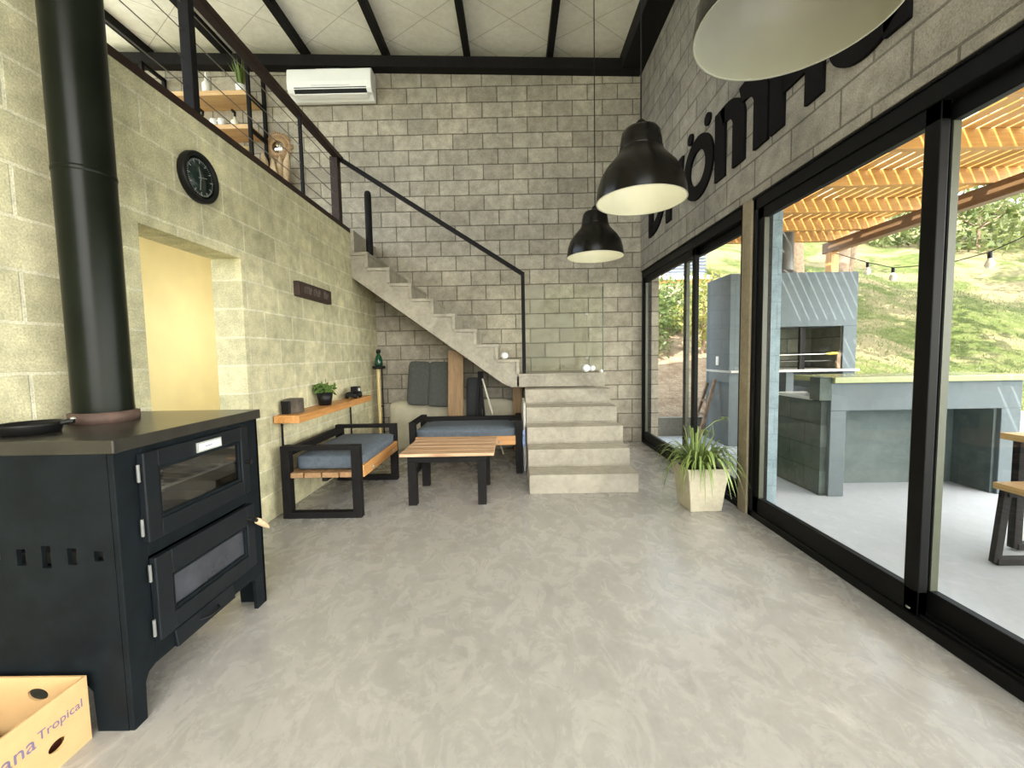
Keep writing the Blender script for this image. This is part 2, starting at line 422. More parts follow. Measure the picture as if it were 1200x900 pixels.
# loft column
tag(MB().box(-1.965, -1.90, 2.65, 2.70, TOP + .013, 5.2).box(-2.0, -1.88, 2.62, 2.73, 5.13, 5.145).box(-1.985, -1.897, 2.63, 2.72, TOP + .012, TOP + .02).build('column', M_steel, bevel=.004), 'black steel column rising from the loft edge to the roof', 'column', None, 'structure')

# ------------------------------------------------------------------ sliding doors
def stile(b, y0, y1, x0, x1, z0, z1, m=0): b.box(x0, x1, y0, y1, z0, z1, m)
FX0, FX1 = R + .015, R + .135
def door(name, y0, y1, sashes, label):
    r = thing(name, label, 'sliding door', (R + .07, (y0 + y1) / 2, 0)); r['kind'] = 'structure'
    f = MB()
    f.box(FX0, FX1, y0, y0 + .045, 0, 2.335).box(FX0, FX1, y1 - .045, y1, 0, 2.335)
    f.box(FX0, FX1, y0, y1, 2.245, 2.335).box(FX0 - .012, FX1, y0, y1, 2.325, 2.337)
    f.box(FX0, FX1, y0, y1, 0, .05)
    f.box(FX0 + .05, FX0 + .06, y0, y1, .05, .066).box(FX0 + .02, FX0 + .028, y0, y1, .05, .066)
    f.build('frame', M_frame, r, bevel=.004)
    for (a, c, row) in sashes:
        sx = FX0 + .012 + row * .055; s = MB()
        for (p, q) in ((a, a + .07), (c - .07, c)): s.box(sx, sx + .04, p, q, .05, 2.25)
        s.box(sx, sx + .04, a, c, .05, .165).box(sx, sx + .04, a, c, 2.17, 2.25)
        so = s.build('sash', M_frame, r, bevel=.004)
        g = MB(); g.add([(sx + .02, a + .06, .15), (sx + .02, c - .06, .15), (sx + .02, c - .06, 2.18), (sx + .02, a + .06, 2.18)], [(0, 1, 2, 3)])
        g.build('glass_pane', M_glass, so)
        k = MB()
        for (p, q) in ((a + .068, a + .074), (c - .074, c - .068)): k.box(sx + .004, sx + .036, p, q, .165, 2.17)
        k.build('glazing_seal', M_seal, so)
    return r
d1 = door('door_1', 3.285, 5.86, [(4.18, 5.815, 0), (3.33, 4.60, 1)], 'far black framed glass sliding door between the block wall and the concrete column')
d2 = door('door_2', -2.25, 3.165, [(1.815, 3.12, 0), (.45, 1.895, 1), (-.9, .53, 0), (-2.2, -.82, 1)], 'near black framed glass sliding door facing the barbecue terrace')
lk = MB().tube([(R + .045, 1.86, .066), (R + .045, 1.86, .074)], .022, 14).tube([(R + .045, 1.86, .074), (R + .045, 1.86, .082)], .011, 10)
lk.build('floor_lock', mat('lock_nickel', (.55, .55, .5), .3, .8), d2)

# ------------------------------------------------------------------ staircase
st = thing('staircase', 'grey cast concrete staircase turning left up to the loft', 'staircase', (.6, 4.6, 0))
fy = [3.70, 3.975, 4.23, 4.48, 4.78, 5.05]; fz = [.172, .34, .51, .68, .845]
for k in range(5):
    xr = 1.082 - .002 * k
    poly = [(fy[k], .012 if k else 0), (fy[k], fz[k]), (fy[k + 1] + .03, fz[k]), (fy[k + 1] + .03, 0), (fy[k] + .014, 0), (fy[k] + .014, .012 if k else 0)]
    z0 = fz[k - 1] if k else 0
    poly = [(fy[k] + .014, z0 - .02 if k else 0), (fy[k] + .014, z0 + .014 if k else 0.001), (fy[k], z0 + .014 if k else .001), (fy[k], fz[k]), (fy[k + 1] + .03, fz[k]), (fy[k + 1] + .03, 0), (fy[k] + .2, 0), (fy[k] + .2, z0 - .02 if k else 0)]
    if k == 0: poly = [(fy[0], 0), (fy[0], fz[0]), (fy[1] + .03, fz[0]), (fy[1] + .03, 0)]
    MB().prism(poly, 'x', .112, xr).build('step', M_step, st, bevel=.006)
MB().box(.112, 1.07, fy[5] - .02, D, 0, .80).build('base_block', M_step, st)
LP = [(.02, .865), (.05, .855), (1.07, .855), (1.07, .985), (1.082, .985), (1.082, 1.013), (.045, 1.013), (.045, .99), (.02, .99)]
MB().prism(LP, 'y', 5.05, D).box(.04, 1.085, 5.04, 5.06, .988, 1.015).build('landing', M_step, st, bevel=.004)
tx = [.05 - .25 * k for k in range(8)]; tz = [1.19 + .183 * k for k in range(8)]
up = [(.05, 1.0)]
for k in range(8):
    up.append((tx[k], tz[k] - .002))
    up.append((tx[k + 1] if k < 7 else -1.90, tz[k] - .002))
up += [(-1.90, 2.186), (-.138, .897), (-.05, .858), (.05, .858)]
MB().prism(up, 'y', 5.05, D).build('flight', M_step, st, bevel=.003)
for k in range(8):
    xa = tx[k + 1] - .0 if k < 7 else -1.90
    MB().box(xa - .004, tx[k] + .008, 5.026, D, tz[k] - .036, tz[k]).build('tread', M_step, st, bevel=.004)
    MB().box(tx[k] - .034, tx[k] + .004, 5.026, D, (tz[k - 1] if k else 1.013), tz[k] - .0365).build('riser', M_step, st, bevel=.004)
MB().box(-1.8995, -1.86, 5.06, D, 2.40, TOP).build('top_step', M_step, st)

# ------------------------------------------------------------------ railing of loft and stairs
rl = thing('stair_railing', 'dark brown steel railing with cables along the loft edge and down the stairs', 'railing', (-1.95, 4.9, TOP))
h = MB(); h.bar((-1.955, 1.86, 3.50), (-1.955, 5.0, 3.50), .075, .055)
h.build('handrail', M_brown, rl, bevel=.006)
h = MB(); h.bar((-1.955, 4.97, 3.50), (.112, 5.075, 2.190), .05, .045)
h.bar((.112, 5.075, 2.21), (.112, 5.075, 1.013), .042, .042)
h.build('stair_handrail', M_steel, rl, bevel=.004)
MB().box(-2.02, -1.935, 4.86, 4.95, TOP - .03, 3.48).build('post', M_brown, rl, bevel=.003)
MB().box(-1.955, -1.927, 4.035, 4.063, TOP, 3.48).build('post', M_steel, rl, bevel=.003)
n_ = MB().lathe([(.0, 3.20), (.022, 3.195), (.036, 3.18), (.04, 3.15), (.04, 2.46)], (-1.70, 5.13, 0), 20)
n_.build('newel', M_steel, rl)
M_cable2 = mat('bright_cable', (.55, .49, .37), .4, .2)
for k in range(4):
    z = TOP + .155 + .16 * k
    MB().tube([(-1.945, 1.86, z), (-1.945, 4.05, z), (-1.95, 4.9, z)], .0035, 6).build('cable', M_cable, rl)
    MB().tube([(-1.95, 4.93, z), (-1.735, 5.12, z - .15)], .0027, 6).build('cable', M_cable2, rl)

gp = thing('glass_balustrade', 'clear glass balustrade standing along the landing edge', 'glass balustrade', (.58, 5.075, 1.013))
for (a, c) in ((.14, .862), (.868, 1.055)):
    MB().add([(a, 5.085, 1.03), (c, 5.085, 1.03), (c, 5.085, 2.03), (a, 5.085, 2.03)], [(0, 1, 2, 3)]).build('pane', M_glass2, gp)
MB().box(1.050, 1.060, 5.08, 5.09, 1.02, 2.03).build('pane_edge', mat('glass_edge_green', (.06, .10, .05), .2), gp)
MB().box(.8625, .8675, 5.081, 5.089, 1.03, 1.80).build('joint', mat('joint_grey', (.22, .20, .13), .4), gp)
for z in (1.19, 1.71): MB().obox((.865, 5.082, z), (.035, .022, .02)).build('clip', M_silver, gp, bevel=.003)
for x, z, rr in ((.85, 1.068, .045), (.925, 1.066, .034), (1.03, 1.03, .02)):
    MB().lathe([(0, -.05), (rr * .7, -.048), (rr, -.035), (rr, .03), (rr * .8, .04), (0, .04)], (x, 5.085, z), 20, 0, 'y').build('standoff', mat('chrome_standoff', (.82, .83, .86), .35, .15), gp)
MB().lathe([(0, -.06), (.03, -.058), (.042, -.045), (.042, .03), (0, .035)], (-.12, 5.085, 1.235), 20, 0, 'y').build('standoff', mat('chrome_standoff', (.82, .83, .86), .35, .15), gp)

# ------------------------------------------------------------------ lettering on the right wall, each letter a thing
def arc(cy, cz, ry, rz, a0, a1, n=20): return [(cy + ry * math.cos(math.radians(a0 + (a1 - a0) * i / n)), cz + rz * math.sin(math.radians(a0 + (a1 - a0) * i / n))) for i in range(n + 1)]
XA, XB = R - .022, R - .001
def yz(b, y0, y1, z0, z1): b.box(XA, XB, y0, y1, z0, z1)
B0, XH, CAP = 2.655, 3.20, 3.42
def letter(b, ch, where):
    tag(b.build('wall_letter', M_letter), 'black raised letter ' + ch + ' on the grey block wall' + where, 'letter', 'black letters on the block wall', 'thing')
b = MB(); yz(b, 5.32, 5.469, B0 + .02, CAP)
b.band(arc(5.36, (B0 + .02 + CAP) / 2, .46, (CAP - B0 - .02) / 2, 270, 90, 24), arc(5.36, (B0 + .02 + CAP) / 2, .32, (CAP - B0 - .02) / 2 - .13, 270, 90, 24), 'x', XA, XB, closed=False)
letter(b, 'D', ', first of the word')
b = MB(); yz(b, 4.72, 4.864, B0 + .02, XH)
b.band(arc(4.45, 2.90, .36, .30, 0, 100, 14), arc(4.45, 2.90, .22, .16, 0, 100, 14), 'x', XA, XB, closed=False)
letter(b, 'r', ', second of the word')
b = MB(); cy = (4.364 + 3.743) / 2
b.band(arc(cy, 2.93, .31, .278, 0, 360, 40)[:-1], arc(cy, 2.93, .17, .155, 0, 360, 40)[:-1], 'x', XA, XB)
for yy in (4.222, 3.857): b.prism(arc(yy, 3.262, .055, .052, 0, 360, 16)[:-1], 'x', XA, XB)
letter(b, 'o with two dots above', '')
b = MB()
for (p, q) in ((3.54, 3.706), (3.247, 3.415), (2.958, 3.125)): yz(b, p, q, B0, 2.98 if p < 3.5 else XH)
for (p, q) in ((3.247, 3.56), (2.958, 3.27)):
    yc = q - .02
    b.band(arc(yc, 2.98, yc - p, XH - 2.98, 180, 75, 16), arc(yc, 2.98, yc - p - .165, XH - 2.98 - .13, 180, 75, 16), 'x', XA, XB, closed=False)
letter(b, 'm', ' with two arches')
b = MB(); yz(b, 2.79, 2.932, B0, CAP); yz(b, 2.446, 2.59, B0, CAP); yz(b, 2.58, 2.80, 2.852, 2.99)
letter(b, 'H', ' behind the nearest lamp')
b = MB(); yz(b, 1.934, 2.058, B0, XH); yz(b, 2.28, 2.41, 2.86, XH)
b.band(arc(2.17, 2.86, .24, .21, 180, 360, 20), arc(2.17, 2.86, .11, .10, 180, 360, 20), 'x', XA, XB, closed=False)
letter(b, 'u', ' partly hidden by the nearest lamp')


cl = thing('corridor_fill_lamp', 'added unseen fill lamp in the corridor behind the opening', 'fill lamp', (-2.45, 4.15, 2.5))  # unseen lamp, added to brighten the cream corridor wall
MB().lathe([(0, 2.5), (.12, 2.5), (.12, 2.47), (.10, 2.44), (0, 2.43)], (-2.45, 4.15, 0), 24).build('diffuser', M_white, cl)
la = bpy.data.lights.new('corridor_fill_light', 'POINT'); la.energy = 15; la.color = (1.0, .93, .80); la.shadow_soft_size = .1
lo_ = bpy.data.objects.new('corridor_fill_light', la); COL.objects.link(lo_); lo_.location = (-2.4, 4.15, 1.55)
MB().tube([(-2.4, 4.15, 2.44), (-2.4, 4.15, 1.68)], .006, 8).lathe([(0, 1.70), (.03, 1.69), (.03, 1.64), (0, 1.63)], (-2.4, 4.15, 0), 14).build('hanging_socket', M_white, cl)
# ------------------------------------------------------------------ wood stove
sv = thing('wood_stove', 'black steel wood burning cook stove with glass doors and a tall flue', 'stove', (-1.6, 1.73, 0))
y0, y1, xf, xb = 1.338, 2.10, -1.30, -1.885
# front frame
b = MB()
b.box(xf - .02, xf, y0, 1.44, .165, .945); b.box(xf - .02, xf, 1.985, y1, .165, .945)
b.box(xf - .02, xf, 1.44, 1.985, .925, .945); b.box(xf - .02, xf, 1.44, 1.985, .555, .605); b.box(xf - .02, xf, 1.44, 1.985, .165, .245)
b.prism([(y0, 0), (y0 + .052, 0), (y0 + .056, .13), (y0 + .07, .155), (y0 + .10, .166), (y0, .166)], 'x', xf - .02, xf)
b.prism([(y1, 0), (y1 - .075, 0), (y1 - .078, .13), (y1 - .09, .155), (y1 - .12, .166), (y1, .166)], 'x', xf - .02, xf)
b.build('front_frame', M_stove, sv, bevel=.003)
# side panel with vent slots
b = MB(); sl = [(-1.372, .034), (-1.46, .056), (-1.545, .075), (-1.628, .056), (-1.712, .034)]
zc = .607
xs = [xf - .02] ; 
xq = xf - .0205
b.box(xb, xq, y0, y0 + .014, .165, .565); b.box(xb, xq, y0, y0 + .014, .65, .945)
prev = xq
for (cx, hh) in sl:
    b.box(cx + .015, prev, y0, y0 + .014, .565, .65)
    b.box(cx - .015, cx + .015, y0, y0 + .014, .565, zc - hh / 2); b.box(cx - .015, cx + .015, y0, y0 + .014, zc + hh / 2, .65); prev = cx - .015
b.box(xb, prev, y0, y0 + .014, .565, .65)
b.prism([(xq, 0), (xf - .125, 0), (xf - .13, .14), (xf - .15, .166), (xq, .166)], 'y', y0, y0 + .014)
b.prism([(xb, 0), (xb + .10, 0), (xb + .105, .14), (xb + .12, .166), (xb, .166)], 'y', y0, y0 + .014)
b.build('side_panel', M_stove, sv)
b = MB(); b.box(xb, xf, y1 - .014, y1, .165, .945)
b.prism([(xf, 0), (xf - .125, 0), (xf - .13, .14), (xf - .15, .166), (xf, .166)], 'y', y1 - .014, y1)
b.prism([(xb, 0), (xb + .10, 0), (xb + .105, .14), (xb + .12, .166), (xb, .166)], 'y', y1 - .014, y1)
b.build('side_panel', M_stove, sv)
b = MB(); b.box(xb, xb + .012, y0 + .014, y1 - .014, .165, .94); b.box(xb, xf - .02, y0 + .014, y1 - .014, .165, .18); b.box(xb, xf - .021, y0 + .05, y1 - .05, .56, .60)
b.box(-1.75, -1.745, y0 + .05, y1 - .05, .6, .93)
b.build('inner_body', M_firebrick, sv)
b = MB()
for k in range(7): b.tube([(-1.70, 1.46 + k * .075, .765), (-1.33, 1.46 + k * .075, .765)], .004, 6)
b.tube([(-1.335, 1.43, .765), (-1.335, 1.98, .765)], .006, 6); b.tube([(-1.70, 1.43, .765), (-1.70, 1.98, .765)], .006, 6)
b.build('oven_rack', mat('rack_steel', (.5, .5, .48), .35, .8), sv)
b = MB(); b.box(-1.895, -1.292, y0 - .004, 2.125, .945, .99)
b.build('top_plate', M_plate, sv, bevel=.004)
def framed_door(name, ya, yb, za, zb, gya, gyb, gza, gzb):
    b = MB(); xo = xf + .026
    b.box(xf, xo, ya, gya, za, zb); b.box(xf, xo, gyb, yb, za, zb); b.box(xf, xo, gya, gyb, za, gza); b.box(xf, xo, gya, gyb, gzb, zb)
    d = b.build(name, M_stove2, sv, bevel=.004)
    b = MB(); t = .014
    b.box(xf + .004, xo - .006, gya, gya + t, gza, gzb); b.box(xf + .004, xo - .006, gyb - t, gyb, gza, gzb); b.box(xf + .004, xo - .006, gya + t, gyb - t, gza, gza + t); b.box(xf + .004, xo - .006, gya + t, gyb - t, gzb - t, gzb)
    b.build('glass_bead', M_stove, d, bevel=.002)
    return d
od = framed_door('oven_door', 1.42, 1.985, .612, .928, 1.478, 1.935, .678, .868)
MB().add([(xf + .012, 1.478, .678), (xf + .012, 1.935, .678), (xf + .012, 1.935, .868), (xf + .012, 1.478, .868)], [(0, 1, 2, 3)]).build('oven_glass', glass_mat('oven_glass', (.55, .56, .55), .12), od)
b = MB().box(xf + .026, xf + .032, 1.66, 1.798, .873, .912, 0).box(xf + .0322, xf + .0328, 1.668, 1.79, .879, .906, 1).box(xf + .0328, xf + .0332, 1.70, 1.74, .890, .894, 2)
b.build('thermometer_plate', [M_silver, M_white, M_ink], od)
MB().tube([(xf + .02, 1.965, .76), (xf + .05, 1.965, .76)], [.009, .012], 12).build('door_knob', M_black_plastic, od)
fd = framed_door('firebox_door', 1.437, 2.0, .247, .55, 1.505, 1.945, .315, .46)
M_soot = mat('sooty_glass', (.040, .043, .055), .2, .1, .5, 5, 0, 60, .6)
MB().box(xf + .006, xf + .010, 1.505, 1.945, .315, .46).build('firebox_glass', M_soot, fd)
b = MB(); b.tube([(xf + .02, 1.95, .487), (xf + .06, 1.955, .485)], .008, 10).tube([(xf + .055, 1.945, .49), (xf + .06, 1.98, .465)], .008, 10)
hd = b.build('door_handle', M_black_plastic, fd)
MB().tube([(xf + .058, 1.965, .475), (xf + .062, 1.985, .46), (xf + .066, 2.02, .43), (xf + .068, 2.034, .416), (xf + .068, 2.042, .408)], [.013, .016, .012, .007, .004], 12).build('handle_grip', M_woodtip, hd)
M_hinge = mat('hinge_steel', (.16, .165, .16), .4, .3)
for d, zs, yy in ((od, (.86, .67), 1.412), (fd, (.50, .30), 1.428)):
    for z in zs: MB().tube([(xf + .012, yy, z - .03), (xf + .012, yy, z + .03)], .0055, 10).build('hinge', M_hinge, d)
b = MB(); b.obox((xf + .006, 1.682, .198), (.014, .326, .066), (0, math.radians(-8), 0))
dr = b.build('ash_drawer', M_stove2, sv, bevel=.003)
MB().tube([(xf + .012, 1.64, .195), (xf + .034, 1.66, .195), (xf + .034, 1.72, .195), (xf + .012, 1.74, .195)], .004, 8).build('drawer_pull', M_black_plastic, dr)
# flue
b = MB().lathe([(.098, .985), (.102, 1.0), (.098, 1.06), (.0985, 5.1)], (-1.745, 1.78, 0), 40)
fl = b.build('flue_pipe', M_flue, sv)
MB().lathe([(.0985, 1.995), (.1005, 2.0), (.1005, 2.012), (.0985, 2.016)], (-1.745, 1.78, 0), 40).build('pipe_seam', M_flue, fl)
MB().lathe([(.096, .988), (.113, .988), (.114, 1.032), (.098, 1.036)], (-1.745, 1.78, 0), 40).build('flue_collar', M_rust, sv)
# pan on the stove top
pn = thing('iron_pan', 'round black iron pan lying on the stove beside the flue', 'pan', (-1.745, 1.50, .99))
b = MB().lathe([(0, .994), (.06, .994), (.072, .998), (.082, 1.028), (.087, 1.029), (.087, 1.022), (.076, .9905), (.0, .9901)], (-1.745, 1.50, 0), 36)
b.build('bowl', M_black_plastic, pn)
MB().tube([(-1.665, 1.53, 1.022), (-1.645, 1.54, 1.026), (-1.632, 1.545, 1.026)], [.009, .010, .008], 8).build('handle', M_black_plastic, pn)
MB().lathe([(0, .0), (.009, .001), (.007, .006), (0, .008)], (-1.634, 1.544, 1.033), 10).build('rivet', M_silver, pn)

# ------------------------------------------------------------------ cardboard box
cb = thing('cardboard_box', 'open tan cardboard fruit box with lettering on the floor by the stove', 'box', (-1.66, 1.0, 0))
bx0, bx1, by0, by1, bh, t = -1.86, -1.42, .62, 1.312, .219, .007
def holed(b, axis, a0, a1, z0, z1, hc, hz, hw, hh, p0, p1, n=24):
    # wall of cardboard with an oval hand hole
    outer = []; inner = []
    for i in range(n):
        th = 2 * PI * i / n; c_, s_ = math.cos(th), math.sin(th)
        inner.append((hc + hw * c_, hz + hh * s_))
        k = min((a1 - hc if c_ > 0 else hc - a0) / max(abs(c_), 1e-6), (z1 - hz if s_ > 0 else hz - z0) / max(abs(s_), 1e-6))
        outer.append((hc + k * c_, hz + k * s_))
    for (ca, cz) in ((a0, z0), (a0, z1), (a1, z0), (a1, z1)):
        j = min(range(n), key=lambda i: (outer[i][0] - ca) ** 2 + (outer[i][1] - cz) ** 2); outer[j] = (ca, cz)
    b.band(outer, inner, axis, p0, p1)
b = MB(); holed(b, 'x', by0, by1, 0, bh, 1.212, .074, .026, .0165, bx1 - t, bx1); b.build('front_side', M_card, cb)
b = MB(); holed(b, 'y', bx0, bx1 - t, 0, bh, -1.578, .160, .034, .021, by1 - t, by1); b.build('end_flap', M_card, cb)
MB().box(bx0, bx0 + t, by0, by1 - t, 0, bh).build('rear_side', M_card, cb)
MB().box(bx0 + t, bx1 - t, by0, by0 + t, 0, bh).build('near_flap', M_card, cb)
MB().box(bx0 + t, bx1 - t, by0 + t, by1 - t, .003, .012).build('bottom', M_card_in, cb)
b = MB()
def put_text(b, body, size, y, z, x, depth, sp=1.0, flip=False, m=0, rot=0.0):
    vs, fs = text_mesh(body, size, depth, sp)
    c_, s_ = math.cos(rot), math.sin(rot)
    vv = []
    for (u, v, w) in vs:
        u, v = u * c_ - v * s_, u * s_ + v * c_
        vv.append((x - w, y - u, z + v) if flip else (x + w, y + u, z + v))
    b.add(vv, fs, m); us = [p[1] for p in vv]; return min(us), max(us)
lo, hi = put_text(MB(), 'Tropical', .075, 0, 0, 0, .0004, 1.0)
sc = .128 / (hi - lo)
put_text(b, 'Tropical', .075 * sc, 1.163 - lo * sc, .131, bx1 + .0006, .0004)
lo2, hi2 = put_text(MB(), 'Banana', .1, 0, 0, 0, .0004, 1.0)
s2 = .175 / (hi2 - lo2)
put_text(b, 'Banana', .1 * s2, 1.157 - hi2 * s2, .118, bx1 + .0006, .0004)
b.build('lettering', M_ink, cb)
tag(MB().rbox(-1.80, -1.46, .9, 1.27, .013, .06, .02, 0, .01).build('paper_bundle', M_maroon), 'dark maroon bundle of paper lying inside the cardboard box', 'paper')

# ------------------------------------------------------------------ wall clock and sign
ck = thing('wall_clock', 'round black wall clock with teal face above the opening', 'clock', (L, 2.615, 2.33))
ck_c = (L, 2.615, 2.335)
MB().lathe([(.0, .002), (.143, .002), (.147, .012), (.147, .038), (.140, .048), (.124, .046), (.120, .030), (.0, .030)], ck_c, 48, 0, 'x').build('case', M_black_plastic, ck)
MB().lathe([(0, .0305), (.119, .0305), (.119, .032), (0, .032)], ck_c, 40, 0, 'x').build('face', M_teal, ck)
b = MB()
for k in range(60):
    a = 2 * PI * k / 60; l = .022 if k % 5 == 0 else .010; w = .005 if k % 5 == 0 else .0018
    r0 = .106
    b.obox((L + .0325, 2.615 + math.sin(a) * (r0 - l / 2), 2.335 + math.cos(a) * (r0 - l / 2)), (.001, w, l), (-a, 0, 0))
b.build('hour_marks', M_silver, ck)
for a, l in ((math.radians(187), .075), (math.radians(-9), .06), (math.radians(75), .055)):
    c_ = Vector((L + .034, 2.615, 2.335)); e = c_ + Vector((0, math.sin(a) * l, math.cos(a) * l)); s_ = c_ - Vector((0, math.sin(a) * .015, math.cos(a) * .015))
    MB().bar(s_, e, .0035, .001, (1, 0, 0)).build('clock_hand', M_silver, ck)
sg = thing('wall_sign', 'small dark wooden sign with worn grey lettering on the left wall', 'sign', (L, 4.02, 1.84))
MB().box(L, L + .05, 3.70, 4.35, 1.785, 1.915).build('board', M_sign, sg, bevel=.004)
M_sg = mat('sign_grey', (.14, .11, .10), .7); random.seed(3)
for (a, e) in ((3.80, 3.93), (3.97, 4.13), (4.18, 4.30)):
    y = a; b = MB()
    while y < e - .02:
        hgt = random.choice((.05, .06, .07)); b.box(L + .05, L + .0512, y, y + .010, 1.822, 1.822 + hgt)
        b.box(L + .05, L + .0512, y + .010, y + .024, random.choice((1.822, 1.85, 1.87)), 1.822 + hgt if random.random() < .3 else 1.882)
        y += .036
    b.build('worn_lettering', M_sg, sg)

# ------------------------------------------------------------------ wall shelf with its things
sh = thing('wall_shelf', 'thick orange timber shelf on black rods above the bench on the left wall', 'shelf', (-1.8, 4.1, .73))
MB().box(L + .012, -1.69, 3.27, 4.95, .738, .80).build('board', M_wood_y, sh, bevel=.004)
for y in (3.36, 4.78): MB().tube([(-1.875, y, .0), (-1.875, y, .738)], .009, 10).build('rod', M_steel, sh)
sp_ = thing('stone_block', 'weathered dark square block at the near end of the wall shelf', 'ornament', (-1.80, 3.42, .80))
MB().box(-1.865, -1.745, 3.37, 3.48, .80, .92).build('block', mat('charred_wood', (.085, .07, .055), .85, 0, .5, 16, .5, 60), sp_, bevel=.01)
MB().box(-1.872, -1.80, 3.35, 3.368, .80, .905).build('back_slab', M_black_plastic, sp_, bevel=.006)
pp = thing('potted_herb', 'small leafy green plant in a black pot on the wall shelf', 'potted plant', (-1.80, 3.98, .80))
MB().lathe([(0, .80), (.055, .80), (.075, .92), (.071, .92), (.066, .905), (0, .905)], (-1.80, 3.98, 0), 20).build('pot', M_black_plastic, pp)
v, f = leaf_cloud(160, (-1.80, 3.98, .955), (.10, .10, .06), .028, 5, .1)
arr_obj('foliage', v, f, leaf_mat('herb_leaf', (.06, .13, .02), (.16, .26, .05), .3), pp)
MB().tube([(-1.80, 3.98, .90), (-1.79, 4.0, 1.0), (-1.80, 4.01, 1.05)], [.005, .004, .002], 6).build('stem', M_leafg, pp)
tc = thing('shelf_ornament', 'small black ornament with wheels at the far end of the wall shelf', 'ornament', (-1.78, 4.62, .80))
MB().box(-1.81, -1.73, 4.50, 4.74, .825, .86).box(-1.81, -1.73, 4.63, 4.73, .86, .925).box(-1.80, -1.74, 4.50, 4.56, .86, .875).build('body', M_black_plastic, tc, bevel=.008)
for yy in (4.55, 4.69):
    for xx in (-1.815, -1.725): MB().lathe([(0, -.012), (.032, -.012), (.034, 0), (.032, .012), (0, .012)], (xx, yy, .834), 18, 0, 'x').build('wheel', M_black_plastic, tc)
MB().lathe([(0, -.005), (.018, -.005), (.018, .005), (0, .005)], (-1.725, 4.665, .89), 14, 0, 'x').build('badge', M_white, tc)

# ------------------------------------------------------------------ two armchairs / benches
def sofa(label, W, Dp, H, center, rot, deck):
    r = local_thing('lounge_bench', label, 'bench', 'black framed lounge benches')
    w = .066
    for s in (-1, 1):
        x = s * (W / 2 - w / 2); b = MB()
        for (ya, yb) in ((-Dp / 2, -Dp / 2 + w), (Dp / 2 - w, Dp / 2)): b.box(x - w / 2, x + w / 2, ya, yb, 0, H)
        b.box(x - w / 2, x + w / 2, -Dp / 2 + w, Dp / 2 - w, H - .035, H); b.box(x - w / 2, x + w / 2, -Dp / 2 + w, Dp / 2 - w, 0, .05)
        b.build('side_frame', M_steel, r, bevel=.003)
    b = MB().bar((-W / 2 + w, Dp / 2 - .045, H - .05), (W / 2 - w, Dp / 2 - .045, H - .05), .05, .06)
    b.build('back_rail', M_steel, r, bevel=.003)
    b = MB().bar((-W / 2 + w, Dp / 2 - .04, .33), (W / 2 - w, Dp / 2 - .04, .33), .04, .05).bar((-W / 2 + w, 0, .295), (W / 2 - w, 0, .295), .04, .04)
    b.build('seat_rail', M_steel, r)
    n = 4; sw = (Dp - .06) / n
    for k in range(n):
        ya = -Dp / 2 + .03 + k * sw
        MB().box(-W / 2 + .012, W / 2 - .012, ya + .006, ya + sw - .006, .318, .358).build('seat_board', deck, r, bevel=.004)
    MB().box(-W / 2 + w + .001, W / 2 - w - .001, -Dp / 2 - .012, -Dp / 2 + .024, .305, .40).build('front_board', M_wood_x, r, bevel=.004)
    for s in (-.25, .3): MB().lathe([(0, -.008), (.012, -.006), (.014, 0), (0, .001)], (s * W, -Dp / 2 - .012, .335), 12, 0, 'y').build('bolt', M_silver, r)
    cu = MB().rbox(-W / 2 + w + .006, W / 2 - w - .006, -Dp / 2 + .012, Dp / 2 - .075, .36, .487, .035, 0, .016).build('cushion', M_cush, r)
    b = MB()
    x0c, x1c, ya, yb = -W / 2 + w + .010, W / 2 - w - .010, -Dp / 2 + .014, Dp / 2 - .08
    for z in (.385, .468): b.tube([(x0c + .03, ya - .002, z), (x1c - .03, ya - .002, z)], .0035, 6)
    b.build('piping', M_cush, cu)
    r.location = center; r.rotation_euler = (0, 0, rot); return r
s1 = sofa('black framed bench with blue grey cushion under the wall shelf', 1.075, .61, .57, (-1.512, 3.742, 0), PI / 2, M_slat)
s2 = sofa('black framed bench with grey cushion under the stairs behind the wooden table', 1.18, .61, .555, (-.527, 4.68, 0), 0, M_wood_x)

# ------------------------------------------------------------------ coffee table
ct = thing('coffee_table', 'low coffee table with salmon timber slats and black legs', 'coffee table', (-.575, 3.77, 0))
for k in range(5):
    ya = 3.425 + k * .140
    MB().box(-.965 + (.004 if k % 2 else 0), -.185, ya + .006, ya + .134, .417, .443).build('top_slat', M_table, ct, bevel=.003)
for x in (-.905, -.325):
    for y in (3.455, 3.985): MB().box(x, x + .07, y, y + .07, 0, .37).build('leg', M_steel, ct, bevel=.003)
b = MB()
for y in (3.46, 4.0): b.box(-.905, -.255, y, y + .045, .362, .415)
for x in (-.905, -.30): b.box(x, x + .045, 3.505, 4.0, .362, .415)
b.build('apron', M_steel, ct)

# ------------------------------------------------------------------ corner torch, cushions, planks and odds under the stairs
to = thing('pole_torch', 'green bottle lamp on a bamboo pole standing in the corner', 'lamp', (-1.79, 5.55, 0))
MB().tube([(-1.79, 5.55, .03), (-1.79, 5.55, 1.10)], .024, 14).build('pole', M_brass, to)
MB().tube([(-1.745, 5.56, .03), (-1.745, 5.56, 1.10)], .008, 8).tube([(-1.79, 5.55, .60), (-1.745, 5.56, .60)], .01, 8).build('side_rod', M_steel, to)
MB().lathe([(0, 1.09), (.075, 1.09), (.085, 1.10), (.085, 1.125), (.06, 1.13), (0, 1.13)], (-1.78, 5.55, 0), 20).build('holder', M_black_plastic, to)
MB().lathe([(0, 1.131), (.045, 1.131), (.052, 1.15), (.05, 1.20), (.036, 1.25), (.022, 1.275), (.022, 1.30), (0, 1.30)], (-1.78, 5.55, 0), 20).build('bottle', M_greenglass, to)
